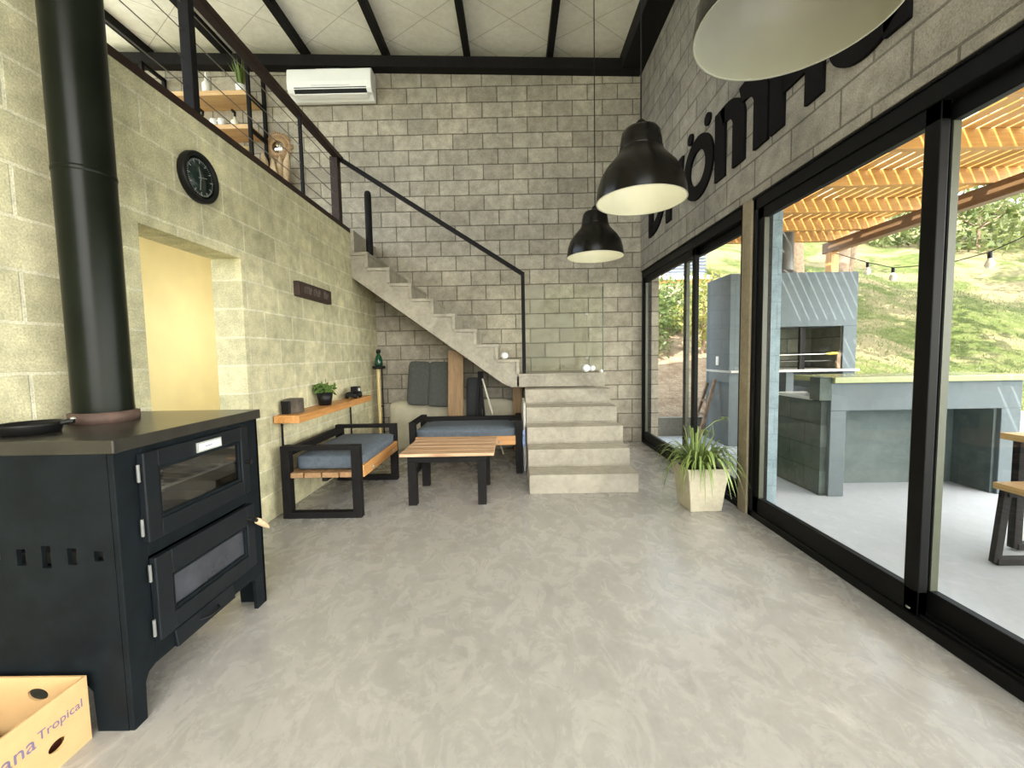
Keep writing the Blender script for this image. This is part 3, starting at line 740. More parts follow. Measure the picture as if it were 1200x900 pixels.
MB().lathe([(0, 1.30), (.03, 1.30), (.03, 1.33), (.02, 1.345), (0, 1.345)], (-1.78, 5.55, 0), 14).build('cap', M_black_plastic, to)
MB().lathe([(0, 0), (.11, 0), (.11, .02), (.03, .03), (0, .03)], (-1.79, 5.55, 0), 24).build('base', M_black_plastic, to)
def cushion(label, cx, cy, cz, w, hgt, th, tilt, lean, mt=M_cush2, name='seat_cushion'):
    b = MB().rbox(-w / 2, w / 2, -th / 2, th / 2, -hgt / 2, hgt / 2, .03, 0, .012)
    M = Matrix.Translation((cx, cy, cz)) @ Euler((lean, tilt, 0)).to_matrix().to_4x4()
    o = b.xf(M).build(name, mt); return tag(o, label, 'cushion')
mt_ = MB().rbox(-1.66, -.02, 5.52, 5.80, .0, .66, .07, 0, .015)
tag(mt_.build('folded_mattress', M_beige), 'beige folded mattress standing against the wall under the stairs', 'mattress')
cushion('wide charcoal seat cushion leaning under the stairs left of the plank', -1.225, 5.40, .90, .27, .54, .10, math.radians(3), math.radians(-9))
cushion('charcoal seat cushion leaning between the wide cushion and the plank', -.955, 5.395, .885, .29, .55, .10, math.radians(3), math.radians(-9))
cushion('dark cushion standing right of the plank under the stairs', -.54, 5.44, .66, .17, .58, .10, 0, math.radians(-8), mat('dark_grey_fabric', (.02, .022, .022), .9))
tag(MB().obox((-.745, 5.27, .66), (.19, .045, 1.31), (math.radians(-4), math.radians(1.2), 0)).build('timber_plank', M_post, bevel=.004), 'upright timber plank leaning under the sloping stair', 'plank')
tag(MB().box(-.035, .09, 5.40, 5.50, 0, .855).build('timber_post', M_post, bevel=.004), 'short timber post holding up the stair landing', 'post')
wp = thing('white_pole', 'thin pale pole leaning diagonally under the stairs', 'pole', (-.27, 5.2, 0))
MB().tube([(-.16, 5.20, .01), (-.26, 5.22, .42), (-.405, 5.28, .95)], .012, 8).build('shaft', mat('pole_white', (.6, .56, .45), .4), wp)
MB().tube([(-.255, 5.219, .39), (-.263, 5.221, .43)], .018, 8).build('ferrule', M_white, wp)
fs_ = thing('folding_stand', 'black folded stand leaning right of the dark cushion', 'stand', (-.43, 5.3, 0))
for a, c_ in (((-.46, 5.30, 0), (-.42, 5.36, 1.02)), ((-.36, 5.28, 0), (-.44, 5.36, 1.02)), ((-.55, 5.32, 0), (-.45, 5.38, .98))):
    MB().bar(a, c_, .028, .028).build('leg', M_steel, fs_)
MB().obox((-.435, 5.365, 1.0), (.07, .05, .08)).build('hub', M_steel, fs_, bevel=.006)
wb = thing('plastic_sack', 'white and blue plastic sack squeezed between bench and stairs', 'sack', (.09, 4.6, 0))
b = MB().rbox(.073, .108, 4.42, 4.98, 0, .74, .016, 0, .004)
b.build('sack_body', mat('sack_white', (.42, .41, .38), .6, 0, .3, 7), wb)
MB().rbox(.070, .100, 4.40, 4.43, .28, .45, .01, 0, .004).build('blue_print', mat('sack_blue', (.35, .45, .72), .6, 0, .4, 30), wb)

# ------------------------------------------------------------------ pendant lamps
def pendant(x, y, z, label):
    r = thing('pendant_lamp', label, 'pendant lamp', (x, y, z), 'black bell pendant lamps')
    prof = [(.2325, 0), (.231, .03), (.224, .075), (.208, .125), (.182, .168), (.148, .205), (.122, .235), (.110, .262), (.106, .30), (.098, .345), (.086, .362), (.04, .368), (.0, .369)]
    pin = [(max(0, a - .005), h - (.004 if h > .3 else 0)) for a, h in prof]
    b = MB().lathe([(a, z + h) for a, h in prof], (x, y, 0), 56, 0)
    b.lathe([(a, z + h) for a, h in pin], (x, y, 0), 56, 1)
    b.lathe([(.2325, z), (.2335, z - .002), (.229, z - .002), (.2275, z)], (x, y, 0), 56, 1)
    b.build('shade', [M_lampout, M_lampin], r)
    MB().lathe([(.111, z + .256), (.1125, z + .262), (.110, z + .268)], (x, y, 0), 48).build('shade_ring', M_lampout, r)
    MB().lathe([(0, z + .36), (.03, z + .36), (.026, z + .40), (.012, z + .415), (0, z + .415)], (x, y, 0), 20).build('cap', M_lampout, r)
    zt = ceil_z(x)
    MB().tube([(x, y, z + .40), (x, y, zt)], .004, 8).build('cord', M_steel, r)
    MB().lathe([(0, zt - .001), (.05, zt - .001), (.045, zt - .04), (.01, zt - .05), (0, zt - .05)], (x, y, 0), 20).build('ceiling_rose', M_lampout, r)
    MB().tube([(x, y, z + .36), (x, y, z + .27)], .022, 14).build('socket', M_white, r)
    MB().lathe([(0, z + .16), (.02, z + .165), (.032, z + .19), (.03, z + .215), (.016, z + .25), (.014, z + .27)], (x, y, 0), 20).build('bulb', mat('bulb_glass', (.8, .8, .76), .15), r)
    la = bpy.data.lights.new('shade_fill_light', 'POINT'); la.energy = 2.8 if y > 2 else .02; la.color = (1.0, .95, .74); la.shadow_soft_size = .035  # pendants are off; point light added to brighten the shade lining
    lo_ = bpy.data.objects.new('shade_fill_light', la); COL.objects.link(lo_); lo_.location = (x, y, z + .13)
    return r
pendant(.685, 3.60, 2.042, 'farthest and smallest looking black bell pendant lamp')
pendant(.682, 2.31, 2.040, 'middle black bell pendant lamp before the raised letters')
pendant(.715, 1.13, 2.065, 'nearest black bell pendant lamp cut off by the picture top')

# ------------------------------------------------------------------ air conditioner
ac = thing('air_conditioner', 'white split air conditioner high on the far wall', 'air conditioner', (-2.3, 5.8, 4.6))
P = [(5.875, 4.63), (5.875, 4.955), (5.70, 4.955), (5.672, 4.93), (5.655, 4.78), (5.665, 4.69), (5.70, 4.655), (5.745, 4.645), (5.80, 4.60), (5.86, 4.60)]
MB().prism(P, 'x', -2.86, -1.775).build('body', M_white, ac, bevel=.01)
MB().prism([(5.660, 4.705), (5.688, 4.645), (5.742, 4.632), (5.742, 4.705)], 'x', -2.77, -1.84).build('air_outlet', M_dark, ac)
MB().obox((-2.305, 5.700, 4.616), (.96, .07, .012), (math.radians(-14), 0, 0)).build('louvre', M_white, ac, bevel=.003)
b = MB()
b.obox((-2.33, 5.680, 4.918), (.31, .003, .055), (math.radians(-8), 0, 0))
b.build('energy_label', mat('label_grey', (.52, .52, .56), .6, 0, .3, 60), ac)
MB().box(-2.55, -2.05, 5.655, 5.660, 4.725, 4.729).build('panel_seam', mat('seam_grey', (.6, .6, .6), .5), ac)

# ------------------------------------------------------------------ loft shelf rack and what stands on it
lr = thing('loft_rack', 'black steel rack with three pine shelves standing on the loft', 'rack', (-3.9, 5.7, TOP))
for xx in (-4.58, -3.265):
    b = MB()
    b.box(xx - .02, xx + .02, 5.49, 5.53, TOP - .03, 4.95).box(xx - .02, xx + .02, 5.83, 5.87, TOP - .03, 4.95)
    b.box(xx - .02, xx + .02, 5.49, 5.87, 4.93, 4.97)
    for z in (3.40, 3.78, 4.13, 4.54): b.box(xx - .02, xx + .02, 5.53, 5.83, z - .02, z + .02)
    b.build('side_frame', M_steel, lr, bevel=.003)
for z in (3.42, 3.80, 4.15, 4.56): MB().box(-4.60, -3.287, 5.532, 5.875, z, z + .055).build('shelf_board', M_shelf, lr, bevel=.003)
def bottle(x, z, hgt, r_, col, label, pump=False):
    t = thing('bottle', label, 'bottle', (x, 5.62, z)) ; t['group'] = 'bottles on the loft rack'
    MB().lathe([(0, z), (r_, z), (r_, z + hgt * .6), (r_ * .4, z + hgt * .78), (r_ * .35, z + hgt), (0, z + hgt)], (x, 5.62, 0), 16).build('bottle_body', col, t)
    b = MB().tube([(x, 5.62, z + hgt), (x, 5.62, z + hgt + .05)], .014, 8)
    if pump: b.box(x - .012, x + .012, 5.56, 5.63, z + hgt + .045, z + hgt + .07)
    b.build('cap', M_black_plastic if pump else M_white, t)
bottle(-3.86, 4.615, .22, .05, M_white, 'white bottle on the top shelf of the loft rack')
bottle(-3.93, 4.205, .15, .045, M_white, 'white pump bottle left of the mugs on the loft rack', True)
bottle(-3.52, 4.205, .13, .05, mat('cream_bottle', (.75, .72, .6), .4), 'cream pump bottle right of the mugs on the loft rack', True)
for k, x in enumerate((-3.78, -3.68)):
    g = thing('mug', ('left', 'right')[k] + ' white mug between the two pump bottles on the loft rack', 'mug', (x, 5.6, 4.205), 'white mugs on the loft rack')
    MB().lathe([(0, 4.205), (.04, 4.205), (.042, 4.30), (.038, 4.30), (.036, 4.212), (0, 4.212)], (x, 5.6, 0), 18).build('cup', M_white, g)
    MB().tube([(x - .04, 5.59, 4.285), (x - .068, 5.585, 4.27), (x - .068, 5.585, 4.235), (x - .04, 5.59, 4.222)], .006, 6).build('handle', M_white, g)
gpz = 4.615
gr = thing('potted_grass', 'tall green grass plant in a white pot on the loft rack', 'potted plant', (-3.42, 5.62, gpz))
MB().lathe([(0, gpz), (.05, gpz), (.065, gpz + .10), (.06, gpz + .10), (.055, gpz + .09), (0, gpz + .09)], (-3.42, 5.62, 0), 18).build('pot', M_white, gr)
b = MB(); random.seed(11)
for k in range(36):
    a = random.uniform(0, 2 * PI); l = random.uniform(.22, .42); sx, sy = math.cos(a), math.sin(a); lean = random.uniform(.02, .12)
    p0 = Vector((-3.42 + sx * .03, 5.62 + sy * .03, gpz + .09)); p2 = p0 + Vector((sx * lean, sy * lean, l)); pm = (p0 + p2) / 2 + Vector((-sx * .01, -sy * .01, .03))
    w = Vector((-sy, sx, 0)) * .008
    b.add([p0 - w, p0 + w, pm + w, pm - w], [(0, 1, 2, 3)]); b.add([pm - w, pm + w, p2], [(0, 1, 2)])
b.build('foliage', leaf_mat('grass_leaf', (.10, .17, .03), (.25, .32, .08), .3), gr)
bt = thing('small_basket', 'small brass basket at the foot end of the loft rack', 'basket', (-3.3, 5.55, 3.855))
MB().lathe([(0, 3.856), (.06, 3.856), (.085, 3.94), (.08, 3.94), (.056, 3.862), (0, 3.862)], (-3.40, 5.62, 0), 18).build('bowl', M_brass, bt)
sm = thing('sunburst_mirror', 'round rattan sunburst mirror on the far wall beside the loft rack', 'mirror', (-3.12, 5.87, 4.07))
b = MB(); random.seed(2)
for k in range(54):
    a = 2 * PI * k / 54; r1 = random.uniform(.17, .21)
    b.tube([(-3.12 + math.cos(a) * .075, 5.862, 4.075 + math.sin(a) * .075), (-3.12 + math.cos(a) * r1, 5.858, 4.075 + math.sin(a) * r1)], .007, 5)
b.lathe([(.085, -.02), (.10, -.026), (.115, -.02), (.115, -.004), (.085, -.004)], (-3.12, 5.875, 4.075), 32, 0, 'y')
b.lathe([(.15, -.02), (.158, -.025), (.165, -.02), (.165, -.008), (.15, -.008)], (-3.12, 5.875, 4.075), 32, 0, 'y')
b.build('rattan_frame', M_rattan, sm)
MB().lathe([(0, -.014), (.088, -.014), (.088, -.004), (0, -.004)], (-3.12, 5.875, 4.075), 32, 0, 'y').build('mirror_glass', M_mirror, sm)
pg = thing('pampas_bunch', 'beige dried pampas bunch standing below the round mirror', 'dried plant', (-3.08, 5.7, TOP))
b = MB(); random.seed(5)
for k in range(9):
    dx, dy = random.uniform(-.14, .16), random.uniform(-.08, .06); zt = random.uniform(3.65, 3.95)
    b.tube([(-3.08 + dx * .3, 5.70 + dy * .3, 3.05), (-3.08 + dx * .7, 5.70 + dy, 3.4), (-3.08 + dx, 5.70 + dy, zt - .12), (-3.08 + dx * 1.15, 5.70 + dy, zt)], [.006, .035, .045, .008], 8)
b.build('plumes', M_pampas, pg)
MB().lathe([(0, TOP - .03), (.09, TOP - .03), (.11, 2.9), (.07, 3.08), (.06, 3.08), (.06, 3.0), (0, 3.0)], (-3.08, 5.70, 0), 20).build('vase', M_beige, pg)

# ------------------------------------------------------------------ planter with spider plant
pl = thing('spider_plant', 'striped spider plant in a square cement pot by the sliding door', 'potted plant', (1.5, 3.36, 0))
pcx, pcy = 1.462, 3.345
b = MB()
def ringsq(h, z, rot=math.radians(2)):
    return [(pcx + math.cos(rot) * sx * h - math.sin(rot) * sy * h, pcy + math.sin(rot) * sx * h + math.cos(rot) * sy * h, z) for sx, sy in ((-1, -1), (1, -1), (1, 1), (-1, 1))]
rings = [ringsq(.122, 0), ringsq(.128, .06), ringsq(.142, .2), ringsq(.164, .33), ringsq(.170, .345), ringsq(.152, .345), ringsq(.146, .30)]
vs = [p for r_ in rings for p in r_]
fs = [(0, 3, 2, 1)]
for i in range(len(rings) - 1):
    for j in range(4): fs.append((i * 4 + j, i * 4 + (j + 1) % 4, (i + 1) * 4 + (j + 1) % 4, (i + 1) * 4 + j))
b.add(vs, fs); b.build('pot', M_pot, pl, bevel=.006)
b = MB(); b.add(ringsq(.147, .315), [(0, 1, 2, 3)]); b.build('soil', M_soil, pl)
b = MB(); random.seed(21)
def blade(b, base, ang, reach, rise, droop, w, n=9):
    d = Vector((math.cos(ang), math.sin(ang), 0)); s_ = Vector((-math.sin(ang), math.cos(ang), 0)); rows = []
    for i in range(n + 1):
        t = i / n
        p = base + d * reach * (t ** .9) + Vector((0, 0, rise * math.sin(min(1, t * 1.05) * PI * .62) - droop * t ** 3))
        ww = w * (1 - t ** 2.2) * (.55 + .45 * min(1, t * 4)) + .0006
        up_ = Vector((0, 0, .18 * ww)); rows.append([p - s_ * ww + up_, p - s_ * ww * .30, p + s_ * ww * .30, p + s_ * ww + up_])
    for i in range(n):
        a, c_ = rows[i], rows[i + 1]
        for j in range(3): b.add([a[j], a[j + 1], c_[j + 1], c_[j]], [(0, 1, 2, 3)], 1 if j == 1 else 0, True)
for k in range(120):
    a = random.uniform(0, 2 * PI); base = Vector((pcx + math.cos(a) * random.uniform(0, .05), pcy + math.sin(a) * random.uniform(0, .05), .31))
    long_ = random.random()
    blade(b, base, a, random.uniform(.20, .38), random.uniform(.10, .24), random.uniform(.10, .42) * long_ + .06, random.uniform(.009, .0145))
for k in range(18):
    a = random.uniform(0, 2 * PI); base = Vector((pcx - .03 + math.cos(a) * .04, pcy + math.sin(a) * .04, .32))
    blade(b, base, a, random.uniform(.04, .13), random.uniform(.22, .38), random.uniform(.0, .08), random.uniform(.006, .010))
b.build('leaves', [M_leafg, M_leafw], pl)
for pts in ([(0, 0, .32), (-.02, -.01, .50), (.02, -.02, .62), (.10, -.03, .69), (.17, -.04, .715)], [(0, .01, .32), (.06, .0, .48), (.11, 0, .58), (.10, 0, .66), (.07, 0, .60)]):
    s_ = MB().tube([(pcx + x, pcy + y, z) for x, y, z in pts], [.004, .0035, .003, .0025, .002], 6).build('runner', M_leafw, pl)
    e = Vector((pcx + pts[-1][0], pcy + pts[-1][1], pts[-1][2])); b = MB()
    for k in range(9): blade(b, e, k * .7, .045, .02, .03 + .01 * (k % 3), .004, 5)
    b.build('plantlet', [M_leafg, M_leafw], s_)
# ------------------------------------------------------------------ outside
M_paint = concrete('blue_grey_paint', (.098, .120, .130), .75, 2.2, .10, .15, .3)
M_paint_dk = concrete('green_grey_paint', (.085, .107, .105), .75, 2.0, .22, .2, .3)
M_bartop = concrete('bar_top_cement', (.27, .29, .14), .2, 3, .1, .05, .5)
M_perg_x = wood('pergola_pine_x', (.56, .30, .075), (.42, .20, .04), 0, .55)
M_perg_y = wood('pergola_pine_y', (.56, .30, .075), (.42, .20, .04), 1, .55)
M_perg_b = wood('pergola_beam_brown', (.22, .125, .06), (.14, .075, .035), 1, .55)
M_perg_z = wood('pergola_pine_z', (.58, .30, .09), (.40, .19, .05), 2, .55)
M_galv = mat('dark_galvanised', (.10, .10, .095), .45, .5, .2, 6)
M_bark = mat('bark', (.22, .15, .10), .95, 0, .35, 14, .6, 40)
M_bench = wood('bench_top', (.56, .36, .15), (.40, .23, .08), 1, .5)
def hill_z(x, y): return .25 + .42 * (y - 6.4) + .16 * math.sin(x * .9 + y * .35) * min(1, (y - 6.3) * .3) + .07 * math.sin(x * 2.3 - y * 1.7) * min(1, (y - 6.3) * .4)

struct(MB().box(R + .05, 9.5, -6, 6.32, -.14, -.015), 'floor_terrace', M_terr)
# hillside
m, nt, out = new_mat('hillside')
pos = N(nt, 'ShaderNodeNewGeometry').outputs['Position']; sp = N(nt, 'ShaderNodeSeparateXYZ'); nt.links.new(pos, sp.inputs[0])
a = noise(nt, pos, .55, 6, .65, .6); b_ = noise(nt, pos, 4.0, 6, .7); d_ = noise(nt, pos, 30, 3, .7)
g = mixc(nt, ramp(nt, b_, .35, .65), (.060, .082, .020), (.125, .138, .045))
g = mixc(nt, ramp(nt, a, .44, .56), g, (.21, .175, .095))
so_ = mixc(nt, ramp(nt, b_, .35, .65), (.22, .145, .095), (.40, .31, .22))
sel = mathn(nt, 'ADD', sp.outputs['X'], mathn(nt, 'MULTIPLY', sp.outputs['Y'], -.28))
sel = mathn(nt, 'ADD', sel, mathn(nt, 'MULTIPLY', a, 1.2))
c = mixc(nt, ramp(nt, sel, .5, .62) if False else mathn(nt, 'GREATER_THAN', sel, 2.75), so_, g)
c = mixc(nt, 1.0, c, ramp(nt, d_, .3, .7, (.7, .7, .7), (1.2, 1.2, 1.2)), 'MULTIPLY')
principled(nt, out, c, .95, 0, bump(nt, mathn(nt, 'ADD', b_, d_), .8, .08), .1); M_hill = m
nx, ny = 110, 80
vs = []; fs = []
for j in range(ny + 1):
    y = 6.4 + 28 * (j / ny) ** 1.35
    for i in range(nx + 1):
        x = -8 + 54 * (i / nx); vs.append((x, y, hill_z(x, y)))
for j in range(ny):
    for i in range(nx): q = j * (nx + 1) + i; fs.append((q, q + 1, q + nx + 2, q + nx + 1))
b = MB(); b.add(vs, fs, 0, True); struct(b, 'hill', M_hill)
struct(MB().box(-8, 20, 6.32, 6.42, -.1, .26), 'wall_retaining', concrete('retaining_cement', (.17, .17, .15), .9, 3, .3, .4, .2))
m, nt, out = new_mat('lawn_ground')
pos = N(nt, 'ShaderNodeNewGeometry').outputs['Position']
a = noise(nt, pos, .8, 6, .6); b_ = noise(nt, pos, 8, 5, .7)
g = mixc(nt, ramp(nt, b_, .35, .65), (.12, .135, .06), (.22, .22, .12)); g = mixc(nt, ramp(nt, a, .5, .65), g, (.34, .29, .20))
principled(nt, out, g, .95, 0, None, .1)
struct(MB().box(-45, 45, -45, 6.35, -.3, -.145), 'ground', m)
# tufts of grass on the slope
rg = np.random.default_rng(4); n = 22000
gx = rg.uniform(4.2, 15, n); gy = 6.45 + 9 * rg.random(n) ** 1.6
ok = gx > 3.9 + .15 * (gy - 6.4); gx, gy = gx[ok], gy[ok]; n = len(gx)
gz = np.array([hill_z(x, y) for x, y in zip(gx, gy)])
p = np.stack([gx, gy, gz], 1); th = rg.uniform(0, 2 * PI, n); w = np.stack([np.cos(th), np.sin(th), np.zeros(n)], 1) * .008
tip = p + np.stack([rg.normal(0, .03, n), rg.normal(0, .03, n), rg.uniform(.025, .075, n)], 1)
v = np.stack([p - w, p + w, tip], 1).reshape(-1, 3)
go = arr_obj('grass', v, np.arange(n * 3).reshape(-1, 3), leaf_mat('grass_blade', (.07, .10, .02), (.20, .19, .085), .4))
tag(go, 'short grass growing on the hillside behind the terrace', 'grass', None, 'stuff')

# pier beside the glass, painted
tag(MB().box(R + .136, 2.005, 3.225, 3.40, -.015, 2.55).build('pier', M_block_blue, bevel=.004), None, None, None, 'structure')

# brick barbecue
bq = thing('barbecue', 'blue grey painted masonry barbecue with hood under the pergola', 'barbecue', (3.6, 5.85, 0))
x0, x1, y0, y1 = 2.79, 4.425, 5.54, 6.2
b = MB()
b.box(x0, x0 + .16, y0, y1, -.015, .955); b.box(x1 - .16, x1, y0, y1, -.015, .955); b.box(x0 + .16, x1 - .16, y1 - .1, y1, -.015, .955)
b.box(3.55, 3.65, y0 + .03, y1 - .1, -.015, .955)
b.build('base', M_paint, bq, bevel=.004)
MB().box(x0, x1 + .02, y0 - .05, y1, .955, .985).build('hearth_slab', concrete('hearth_cement', (.46, .45, .42), .8, 4, .15), bq, bevel=.004)
b = MB(); b.box(x0, 3.0, y0, y1, .985, 1.54); b.box(4.255, x1, y0, y1, .985, 1.54); b.box(x0, x1, y0, y1, 1.54, 2.23)
b.build('hood', M_paint, bq, bevel=.004)
b = MB(); b.box(3.0, 4.255, y1 - .09, y1, .985, 1.54); b.box(3.0, 3.012, y0 + .03, y1 - .09, .985, 1.54); b.box(4.243, 4.255, y0 + .03, y1 - .09, .985, 1.54)
b.build('firebox_lining', block('fire_block', 'x', (.17, .17, .13), (.12, .13, .10), (.07, .07, .06), .1), bq)
MB().box(3.735, 3.80, y0 + .05, y0 + .09, .985, 1.54).build('grill_post', M_steel, bq)
b = MB()
for k in range(16): b.tube([(3.05 + k * .075, y0 + .08, 1.09), (3.05 + k * .075, y1 - .12, 1.09)], .005, 6)
for yy in (y0 + .08, y1 - .12): b.tube([(3.03, yy, 1.09), (4.22, yy, 1.09)], .007, 6)
b.build('grill_grate', M_galv, bq)
MB().lathe([(.115, 2.23), (.115, 3.6)], (3.66, 5.86, 0), 28, close=True).build('chimney_pipe', M_galv, bq)
MB().lathe([(.19, 2.225), (.19, 2.24), (.13, 2.30), (.116, 2.31)], (3.66, 5.86, 0), 28).build('chimney_flashing', M_galv, bq)
MB().box(x0 - .012, x0, 5.82, 5.885, 1.05, 1.17).box(x0 - .016, x0 - .012, 5.837, 5.868, 1.085, 1.135).build('light_switch', M_white, bq, bevel=.003)
pk = thing('fire_poker', 'thin metal poker with a yellow handle laid across the barbecue mouth', 'poker', (3.7, 5.53, 1.19))
MB().tube([(3.02, 5.60, 1.17), (4.08, 5.56, 1.183)], .006, 8).build('rod', mat('poker_steel', (.6, .58, .52), .35, .7), pk)
MB().tube([(4.06, 5.561, 1.183), (4.10, 5.56, 1.185), (4.20, 5.556, 1.19)], [.012, .018, .014], 10).build('handle', mat('yellow_plastic', (.80, .55, .03), .4), pk)
MB().box(4.19, 4.235, 5.545, 5.57, .99, 1.20).build('rest', M_bark, pk)

# bar counter
br_ = thing('bar_counter', 'blue grey masonry bar with polished cement top on the terrace', 'bar counter', (3.4, 3.75, 0))
b = MB(); b.box(2.655, 2.785, 3.565, 4.2, -.015, .72); b.box(4.085, 4.25, 3.565, 4.2, -.015, .72); b.box(2.655, 4.25, 3.565, 3.66, .72, .955); b.box(2.655, 4.25, 3.66, 4.05, .90, .955)
b.build('front_frame', M_paint, br_, bevel=.005)
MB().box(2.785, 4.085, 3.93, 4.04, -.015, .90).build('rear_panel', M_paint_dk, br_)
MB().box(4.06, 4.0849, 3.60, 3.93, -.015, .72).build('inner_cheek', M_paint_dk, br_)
MB().box(2.60, 2.6549, 3.60, 4.2, -.015, .80).box(2.56, 2.6595, 3.567, 3.69, .81, 1.003).build('side_panel', block('bar_block', 'y', (.085, .105, .097), (.072, .09, .083), (.045, .06, .055), .0, .3), br_)
MB().box(2.585, 2.86, 3.71, 4.21, .80, .83).build('side_shelf', concrete('white_cement', (.6, .6, .58), .6, 4, .05), br_, bevel=.004)
MB().box(2.66, 4.30, 3.535, 4.06, .955, 1.005).build('worktop', M_bartop, br_, bevel=.006)
bb = thing('blue_bag', 'blue plastic bag standing on the terrace behind the bar end', 'bag', (2.76, 4.33, 0))
MB().rbox(2.66, 2.86, 4.23, 4.42, -.01, .60, .05, 0, .02).build('bag_body', mat('blue_plastic', (.03, .05, .35), .4, 0, .3, 9, .4, 20), bb)
MB().tube([(2.72, 4.33, .59), (2.73, 4.33, .64), (2.78, 4.33, .64), (2.79, 4.33, .59)], .008, 8).build('bag_handle', mat('blue_plastic_dark', (.02, .03, .25), .4), bb)
tag(MB().box(2.73, 3.0, 4.47, 4.72, -.015, .72).box(2.75, 2.98, 4.49, 4.70, .72, .735).build('wooden_crate', wood('crate_wood', (.62, .47, .24), (.46, .33, .15), 0), bevel=.004), 'pale wooden crate behind the blue bag on the terrace', 'crate')
ld = thing('wooden_ladder', 'small brown wooden ladder leaning against the barbecue side wall', 'ladder', (2.6, 5.95, 0))
pa, pb = ((2.50, 5.78, 0), (2.74, 5.82, .86)), ((2.50, 6.08, 0), (2.74, 6.04, .80))
for a_, c_ in (pa, pb): MB().bar(a_, c_, .035, .045, (0, 1, 0)).build('rail', M_bark, ld)
for t_ in (.22, .45, .68): MB().bar(Vector(pa[0]).lerp(Vector(pa[1]), t_), Vector(pb[0]).lerp(Vector(pb[1]), t_), .03, .03).build('rung', M_bark, ld)

# pergola
pe = thing('pergola', 'orange pine slatted pergola over the barbecue terrace', 'pergola', (3.2, 2.5, 2.6))
MB().box(4.45, 4.56, -2.0, 6.25, 2.60, 2.75).build('outer_beam', M_perg_b, pe, bevel=.006)
MB().box(R + .2, R + .26, -2.0, 5.9, 2.60, 2.75).build('wall_plate', M_perg_y, pe, bevel=.004)
for y in (-1.55, -.85, -.15, .55, 1.27, 1.98, 2.69, 3.39, 4.10, 4.85, 5.55, 6.12): MB().box(R + .2, 4.72, y - .03, y + .03, 2.751, 2.892).build('joist', M_perg_x, pe, bevel=.004)
k = 0; x = R + .215
while x < 4.72:
    MB().box(x, x + .093, -2.05, 6.35, 2.893, 2.902).build('slat', M_perg_y, pe); x += .1145; k += 1
for y in (6.12, .55): MB().box(4.45, 4.56, y - .055, y + .055, -.015, 2.60).build('post', M_perg_z, pe, bevel=.006)

# string lights along the outer beam
sl_ = thing('string_lights', 'string of pear shaped bulbs hanging below the outer pergola beam', 'string lights', (4.5, 4.7, 2.1))
P = [(6.06, 2.58), (5.75, 2.44), (5.5, 2.33), (5.13, 2.19), (4.7, 2.13), (4.4, 2.11), (4.1, 2.13), (3.87, 2.19), (3.5, 2.37), (3.2, 2.60)]
MB().tube([(4.5, y, z) for y, z in P], .005, 6).build('cable', M_black_plastic, sl_)
for y, z in ((5.5, 2.33), (5.13, 2.19), (4.1, 2.13), (4.62, 2.12), (3.5, 2.37)):
    s_ = MB().tube([(4.5, y, z), (4.5, y, z - .06)], .018, 10).build('socket', M_black_plastic, sl_)
    MB().lathe([(0, z - .06), (.016, z - .062), (.034, z - .10), (.036, z - .125), (.024, z - .15), (0, z - .158)], (4.5, y, 0), 14).build('bulb', mat('string_bulb', (.8, .75, .6), .15), s_)

# bench and table on the terrace
be = thing('terrace_bench', 'wooden bench on a black steel frame outside the near sliding door', 'bench', (2.93, 1.7, 0))
for k in range(2): MB().box(2.745 + k * .158, 2.90 + k * .158, .95, 2.42, .425, .462).build('seat_board', M_bench, be, bevel=.004)
for y in (2.385, 1.0):
    b = MB(); b.bar((2.785, y, .425), (2.745, y, 0.0), .045, .03, (0, 1, 0)).bar((3.02, y, .425), (3.06, y, 0.0), .045, .03, (0, 1, 0)).bar((2.745, y, .008), (3.06, y, .008), .045, .04).bar((2.78, y, .405), (3.03, y, .405), .045, .04)
    b.build('leg_frame', M_steel, be, bevel=.003)
tb = thing('terrace_table', 'wooden table on black steel legs beyond the bench on the terrace', 'table', (3.4, 1.7, 0))
for k in range(5): MB().box(3.0 + k * .16, 3.157 + k * .16, .8, 2.62, .668, .708).build('top_board', M_bench, tb, bevel=.004)
for y in (2.56, .9):
    b = MB(); b.bar((3.06, y, .668), (3.06, y, 0), .05, .04, (0, 1, 0)).bar((3.74, y, .668), (3.74, y, 0), .05, .04, (0, 1, 0)).bar((3.06, y, .012), (3.74, y, .012), .05, .04).bar((3.06, y, .645), (3.74, y, .645), .05, .04)
    b.build('leg_frame', M_steel, tb, bevel=.003)

